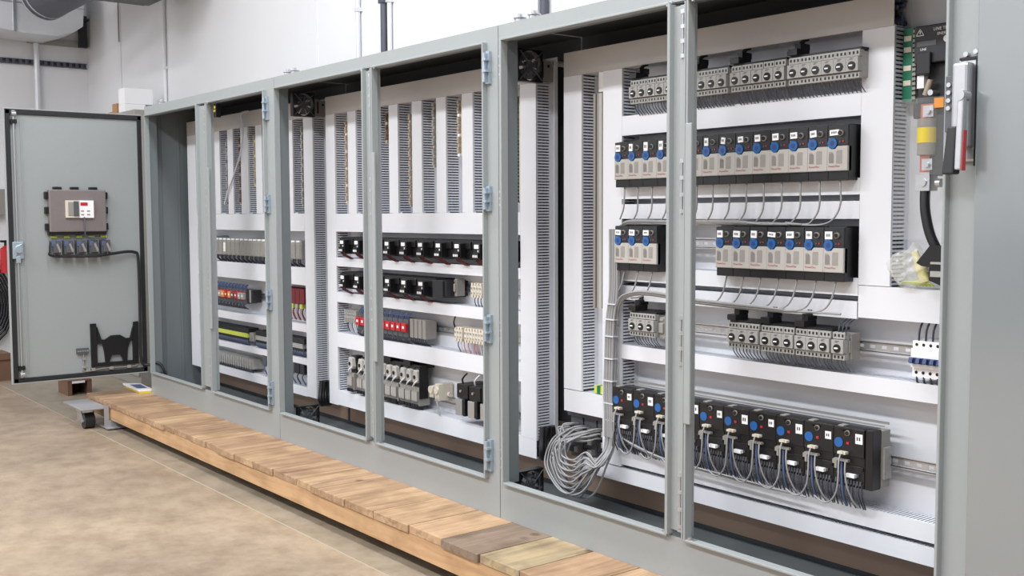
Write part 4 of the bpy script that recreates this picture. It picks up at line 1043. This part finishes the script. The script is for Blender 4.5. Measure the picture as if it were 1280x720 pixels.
fan(3.615, .172, .092, 'lower cooling fan where the middle and nearest enclosures join')
for X, wh in ((1.757, 'left'), (3.5735, 'middle')):
    q = MB(); q.prism([(.255, 1.645), (.332, 1.645), (.332, 1.7), (.322, 1.722), (.268, 1.735), (.255, 1.73)], 'x', X, X+.003, 0); q.cyl((X+.003, .308, 1.705), (X+.006, .308, 1.705), .006, 10, 1); q.box(X-.0005, .275, 1.66, X+.005, .283, 1.72, 1)
    tag(q.build('end_plate', ['mgrey', 'black'], loc=(X, .3, 1.65)), 'grey end plate with one hole at the top right of the %s panel' % wh, 'plate')
# black cable tail under the right duct of the left and middle enclosures
for X, z, lab in ((1.77, .165, 'black cable bunch hanging between the left and middle panels'), (3.583, .2, 'black cable bunch hanging beside the foot of the middle panel')):
    q = MB()
    for k in range(5): q.tube([(X+.004+.012*(k % 2), .27+.012*k, z+.1), (X+.01, .26+.014*k, z+.05), (X+.02, .25+.016*k, z+.005), (X+.0, .27+.012*k, z-.025), (X-.02, .28+.01*k, z-.02)], .012, 6, sub=4)
    tag(q.build('cable_bunch', 'cablebk', loc=(X, .28, z)), lab, 'cables')

# ------------------------------------------------------------------ pallets
def plank(x0, x1, m, lab, y0=-.32, grp='cross planks of the timber skids', dz=0):
    q = MB(); q.box(x0+.0025, y0, -.0305, x1-.0025, .44, -.0005+dz)
    return tag(q.build('deck_plank', m, loc=((x0+x1)/2, y0, -.03), bev=.002), lab, 'plank', grp)
seams1 = [-.3, -.14, .06, .28, .45, .65, .85]
seams2 = [.852, 1.07, 1.21, 1.43, 1.64, 1.78, 2.0, 2.2, 2.4, 2.622, 2.76, 2.833, 3.053, 3.276, 3.519, 3.734, 3.956, 4.17, 4.39, 4.6, 4.82, 5.04, 5.26, 5.5]
mats1 = ['plank', 'plank_b', 'plank', 'plank', 'plank_b', 'plank']
for i in range(len(seams1)-1):
    plank(seams1[i], seams1[i+1], mats1[i], '%s pale deck plank from the left end of the far timber skid' % ORD[i], -.32+jit(.004))
mats2 = {14: 'plank_b', 15: 'plank_d', 16: 'plank_g', 13: 'plank_b', 17: 'plank', 10: 'plank', 18: 'plank_b'}
for i in range(len(seams2)-1):
    m = mats2.get(i, 'plank' if i % 3 else 'plank_b')
    special = {15: 'dark weathered deck plank, the darkest one of the near timber skid', 16: 'greenish stained deck plank just right of the dark plank'}
    num = (ORD+['seventeenth', 'eighteenth', 'nineteenth', 'twentieth', 'twenty-first', 'twenty-second', 'twenty-third'])[i]
    plank(seams2[i], seams2[i+1], m, special.get(i, '%s deck plank from the left of the near timber skid' % num), -.32+jit(.006))
for x0, x1, lab in ((-.3, .849, 'front timber beam under the far skid, by the caster'), (.852, 5.5, 'long front timber beam under the near skid')):
    q = MB(); q.box(x0, -.312, -.11, x1, -.272, -.031); tag(q.build('timber_beam', 'beam', loc=(x0, -.3, -.11), bev=.002), lab, 'beam', 'front beams of the skids')
    q = MB(); q.box(x0, .38, -.11, x1, .42, -.031); tag(q.build('timber_beam', 'beam', loc=(x0, .4, -.11)), lab.replace('front', 'rear'), 'beam', 'rear beams of the skids')
for i, x in enumerate((.06, 1.9, 3.5, 5.2)):
    q = MB(); yf = -.42 if i == 0 else -.2
    if i == 0:
        q.box(x+.09, yf+.07, FLOOR+.008, x+.097, .5, -.112); q.box(x+.0, yf+.07, FLOOR+.008, x+.15, .5, FLOOR+.014)
        q.box(x+.09, yf+.07, -.112, x+.097, -.322, -.018)
        q.box(x+.097, -.30, -.116, x+.15, .5, -.1115)
    else: q.box(x, yf, FLOOR, x+.1, .5, -.1115)
    tag(q.build('steel_channel', 'zincgrey' if i == 0 else 'darkmetal', loc=(x, 0, FLOOR)), ['grey steel channel carrying the skid beside the caster', 'dark steel runner under the skid below the joint of left and middle enclosures', 'dark steel runner under the skid below the middle enclosure', 'dark steel runner under the skid below the nearest enclosure'][i], 'channel', 'steel runners under the skids')
# caster with its plate
r = empty('caster', (.03, -.42, FLOOR), 'swivel caster with a steel plate at the left end of the skid', 'caster')
q = MB(); q.hexa([(-.26, -.06, .125), (.12, -.06, .125), (.12, .095, .125), (-.26, .095, .125), (-.26, -.06, .137), (.12, -.06, .137), (.12, .095, .137), (-.26, .095, .137)]); q.build('plate', 'zincgrey', r, bev=.003)
q = MB(); q.cyl((-.06, .01, .105), (-.06, .01, .125), .05, 18); q.box(-.09, -.028, .04, -.03, -.022, .11); q.box(-.09, .042, .04, -.03, .048, .11)
q.prism([(-.1, .105), (.0, .105), (.035, .045), (.005, .035), (-.04, .07)], 'y', -.03, -.024); q.prism([(-.1, .105), (.0, .105), (.035, .045), (.005, .035), (-.04, .07)], 'y', .04, .046); q.build('fork', 'steel', r)
q = MB(); q.cyl((.012, -.022, .048), (.012, .038, .048), .048, 24); q.build('wheel', 'black2', r, bev=.004)
q = MB(); q.cyl((.012, -.034, .048), (.012, .05, .048), .014, 12); q.build('axle', 'steel', r)

# booklets on the far skid
r = empty('booklet', (-.1, -.02, 0), 'folded booklet with yellow edge lying on the far skid by the enclosure foot', 'booklet')
q = MB(); q.hexa([(-.25, -.03, .0), (.06, -.045, .0), (.08, .04, .0), (-.2, .06, .0), (-.25, -.03, .014), (.06, -.045, .014), (.08, .04, .014), (-.2, .06, .014)]); q.build('pages', 'yellow', r)
q = MB(); q.hexa([(-.28, -.035, .014), (.06, -.05, .014), (.08, .04, .014), (-.22, .06, .014), (-.29, -.035, .026), (.06, -.05, .022), (.08, .04, .022), (-.22, .06, .024)]); q.build('cover', 'white', r)
q = MB(); q.hexa([(-.2, -.02, .0245), (-.02, -.03, .0245), (.0, .025, .0245), (-.17, .04, .0245), (-.2, -.02, .0255), (-.02, -.03, .0255), (.0, .025, .0255), (-.17, .04, .0255)]); q.build('picture', 'wireblue', r)
r = empty('wooden_box', (-1.4, -.1, FLOOR), 'low brown wooden box with a dark opening under the open door', 'box')
q = MB(); q.box(-.11, -.06, 0, .13, -.03, .1); q.box(-.11, .08, 0, .13, .11, .1); q.box(-.11, -.06, .098, .13, .11, .11); q.box(-.11, -.03, 0, -.09, .08, .1); q.build('body', 'brownwood', r)
q = MB(); q.box(.13, -.03, .088, .134, .06, .104); q.build('white_edge', 'white', r)
r = empty('plywood_crate', (-2.7, -.6, FLOOR), 'brown plywood crate partly behind the open door at the far left', 'crate')
q = MB(); q.box(0, -.7, 0, .35, .33, .21); q.box(.35, -.7, .17, .365, .34, .22); q.build('body', 'brownwood', r)

# ------------------------------------------------------------------ left wall and background things
def wallpipe(x, z0, z1, r, label, m='galv', y=.9): 
    q = MB(); q.cyl((x, y-r-.004, z0), (x, y-r-.004, z1), r, 12); 
    for z in (2.35, 3.2, 4.1):
        if z0 < z < z1: q.box(x-r-.015, y-.004, z-.012, x+r+.015, y, z+.012); q.box(x-r-.003, y-2*r-.007, z-.012, x+r+.003, y, z+.012)
    return tag(q.build('conduit_pipe', m, loc=(x, y-.02, z0)), label, 'pipe', 'conduits on the back wall')
wallpipe(-1.98, FLOOR, 4.6, .014, 'grey conduit rising on the back wall right of the ceiling box', 'wall')
wallpipe(-3.09, 2.7, 4.6, .009, 'short thin conduit high on the back wall near the corner', 'mgrey')
wallpipe(1.148, FLOOR, 4.6, .014, 'thin pale conduit on the back wall above the middle enclosure', 'galv')
wallpipe(1.455, FLOOR, 4.6, .022, 'thicker grey conduit above the middle enclosure, left one of a close pair', 'darkmetal')
wallpipe(1.5, FLOOR, 4.6, .014, 'thinner pale conduit above the middle enclosure, right one of a close pair', 'galv')
wallpipe(2.82, FLOOR, 4.6, .018, 'left conduit of the pair above the join to the nearest enclosure', 'galv')
wallpipe(2.875, FLOOR, 4.6, .02, 'right conduit of the pair above the join to the nearest enclosure', 'darkmetal')
# strut and conduit on left wall
r = empty('strut_channel', (-4.06, 0, 2.56), 'dark perforated strut rail fixed level across the left wall', 'strut rail')
q = MB()
y0, y1 = -2.5, .885; n = 60; L = (y1-y0)/n
q.box(.0, y0, .0, .03, y1, .008); q.box(.0, y0, .04, .03, y1, .048)
for i in range(n): q.box(.028, y0+i*L, .006, .031, y0+i*L+L*.5, .042)
q.box(.0, y0, .0, .003, y1, .048)
q.build('rail', 'darkmetal', r)
q = MB(); q.cyl((-4.02, .42, FLOOR), (-4.02, .42, 2.76), .027, 14); tag(q.build('conduit_pipe', 'galv', loc=(-4.02, .42, FLOOR)), 'bright vertical conduit crossing the strut rail on the left wall', 'pipe')
r = empty('wall_bracket', (-4.06, .38, 2.76), 'grey pipe bracket and arm under the air duct on the left wall', 'bracket')
q = MB(); q.box(0, -.03, -.0, .06, .075, .13); q.box(0, .075, .0, .05, .5, .05); q.build('arm', 'mgrey', r)
# air duct
r = empty('air_duct', (-4.0, 0, 2.765), 'galvanised square air duct hanging in the top left corner', 'air duct')
q = MB(); q.prism([(-.9, .06), (.0, .02), (.2, .0), (.47, .0), (.62, .05), (.70, .11), (.71, .26), (.71, .9), (-.9, .9)], 'x', 0, .5); q.build('box_section', 'galv', r, bev=.006)
q = MB(); q.box(.49, .1, .005, .515, .125, .9); q.box(.49, -.02, .26, .505, .71, .27); q.build('seam_flange', 'steel', r)
r = empty('round_duct', (-3.15, .27, 3.05), 'fat dark grey round duct hanging in front of the square air duct', 'air duct')
q = MB(); q.cyl((0, 0, 0), (1.35, .2, .12), .215, 32); q.build('pipe', 'darkmetal', r)
for k in (.0, .07):
    q = MB(); q.cyl((k, .19*k, .1*k), (k+.018, .19*k+.004, .1*k+.002), .222, 32); q.build('collar', 'steel', r)
q = MB(); q.box(-4.0, .8, 2.75, -3.95, .87, 3.05); q.box(-4.05, .7, 3.0, -3.9, .88, 3.02)
tag(q.build('hanger', 'black2', loc=(-4.0, .85, 2.75)), 'black duct hanger bracket in the corner of the walls', 'hanger')
r = empty('ceiling_heater', (-1.45, .2, 2.8), 'dark box of a ceiling heater cut by the top edge of the photo', 'heater')
q = MB(); q.box(-.36, -.4, 0, .5, .504, .4); q.build('body', 'black', r, bev=.01)
q = MB(); q.box(-.33, -.35, -.008, .45, .45, 0); q.build('grille', 'black', r)
# electrical box, extinguisher, cables on left wall at the picture edge
r = empty('junction_box', (-4.06, -.1, 1.15), 'grey electrical box on the left wall at the edge of the photo', 'electrical box')
q = MB(); q.box(0, -.3, 0, .13, .19, .24); q.build('body', 'mgrey', r, bev=.006)
q = MB(); q.cyl((.13, .1, .13), (.14, .1, .13), .02, 12); q.build('knob', 'black', r)
r = empty('fire_extinguisher', (-3.86, .06, .62), 'small red extinguisher on the left wall just left of the door', 'extinguisher')
q = MB(); q.cyl((0, 0, 0), (0, 0, .22), .055, 18); q.cyl((0, 0, .22), (0, 0, .25), .055, 18, r1=.02); q.build('cylinder', 'red', r)
q = MB(); q.cyl((0, 0, .25), (0, 0, .29), .018, 10); q.box(-.02, -.05, .28, .02, .03, .3); q.build('valve', 'black', r)
q = MB(); q.box(-.2, -.06, .05, -.05, .06, .12); q.build('wall_hook', 'steel', r)
q = MB()
for k in range(6):
    rr = .2+.03*k; q.tube([(-4.0+.008*k, -.12+rr*.7*math.cos(t*PI/8), .33+rr*math.sin(t*PI/8)*1.1) for t in range(17)], .012, 6, sub=0)
tag(q.build('cable_coil', 'cablebk', loc=(-4.0, -.1, .1)), 'coiled black cables hanging on the left wall below the extinguisher', 'cable coil')
# storage cabinet with boxes behind the open door
r = empty('storage_cabinet', (-2.1, .6, FLOOR), 'grey storage cabinet behind the open door, boxes on top', 'cabinet')
q = MB(); q.box(-.95, -.2, 0, .75, .25, 2.1); q.build('body', 'mgrey', r, bev=.004)
for k in range(2):
    q = MB(); q.box(-.93+.84*k, -.215, .08, -.1+.84*k, -.2, 2.06); q.build('door', 'paint', r, bev=.003)
ZT = FLOOR+2.1
q = MB(); q.box(-2.14, .55, ZT, -2.0, .72, ZT+.105); tag(q.build('storage_box', 'white', loc=(-2.07, .6, ZT), bev=.003), 'lower white cardboard box stacked behind the left end of the row', 'box', 'white boxes behind the row')
q = MB(); q.box(-2.14, .551, ZT+.1055, -2.0, .784, ZT+.232); tag(q.build('storage_box', 'white', loc=(-2.07, .6, ZT+.1055), bev=.003), 'upper white cardboard box stacked behind the left end of the row', 'box', 'white boxes behind the row')
q = MB(); q.box(-2.27, .54, ZT, -2.16, .62, ZT+.12); q.box(-2.37, .54, ZT, -2.27, .6, ZT+.06); tag(q.build('parcel', 'card', loc=(-2.2, .58, ZT), bev=.003), 'small brown cardboard parcel left of the white boxes', 'parcel')
q = MB(); q.cyl((-2.7, .55, ZT), (-2.7, .55, ZT+.04), .07, 16); q.cyl((-2.7, .55, ZT+.04), (-2.7, .55, ZT+.06), .05, 16); tag(q.build('tape_roll', 'dgrey', loc=(-2.7, .55, ZT)), 'dark roll lying on the storage cabinet behind the door', 'roll')

# ------------------------------------------------------------------ lamps and daylight
def lamp(x, y, z, power, sx=2.4, sy=.5, lab=''):
    r = empty('ceiling_lamp', (x, y, z), lab, 'lamp', 'long ceiling lamps outside the view')
    q = MB(); q.box(-sx/2-.04, -sy/2-.04, .02, sx/2+.04, sy/2+.04, .1); q.build('housing', 'white', r)
    l = bpy.data.lights.new('lamp_light', 'AREA'); l.shape = 'RECTANGLE'; l.size = sx; l.size_y = sy; l.energy = power; l.color = (.97, .985, 1)
    o = bpy.data.objects.new('lamp_light', l); COL.objects.link(o); o.parent = r; o.location = (0, 0, .012)
lamp(1.2, -4.2, 4.5, 190, lab='long ceiling lamp over the floor, left')
lamp(4.4, -4.2, 4.5, 190, lab='long ceiling lamp over the floor, middle')
lamp(7.6, -4.2, 4.5, 190, lab='long ceiling lamp over the floor, right')
lamp(3.0, -.9, 4.5, 120, lab='long ceiling lamp above the enclosure row, middle')
lamp(6.2, -.9, 4.5, 100, lab='long ceiling lamp above the enclosure row, right')
lamp(-3.0, -7.6, 4.4, 110, lab='added unseen lamp brightening the far front wall, left')  # this and the next are added to brighten the wall the door reflects
lamp(1.5, -7.6, 4.4, 110, lab='added unseen lamp brightening the far front wall, middle')
lamp(-2.4, -2.4, 4.5, 40, lab='long ceiling lamp near the left wall')
w = bpy.data.worlds.new('world'); S.world = w; w.use_nodes = True
bg = w.node_tree.nodes['Background']; bg.inputs['Color'].default_value = (.95, .97, 1, 1); bg.inputs['Strength'].default_value = .45

# ------------------------------------------------------------------ camera
yaw, pitch, roll = -.9041288, -.0673594, -.00393374
f = Vector((math.sin(yaw)*math.cos(pitch), math.cos(yaw)*math.cos(pitch), math.sin(pitch)))
rr = f.cross(Vector((0, 0, 1))).normalized(); u = rr.cross(f)
r2 = rr*math.cos(roll)+u*math.sin(roll); u2 = -rr*math.sin(roll)+u*math.cos(roll)
from mathutils import Matrix
cam = bpy.data.cameras.new('camera'); co = bpy.data.objects.new('camera', cam); COL.objects.link(co)
m = Matrix((r2, u2, -f)).transposed().to_4x4(); m.translation = Vector((6.803108, -2.413688, 1.129752)); co.matrix_world = m
cam.sensor_width = 36; cam.sensor_fit = 'HORIZONTAL'; cam.lens = 1346.383/1280*36; cam.clip_start = .05
S.camera = co
S.view_settings.view_transform = 'Standard'; S.view_settings.look = 'None'; S.view_settings.gamma = 1; S.view_settings.use_curve_mapping = False
S.view_settings.exposure = -.07
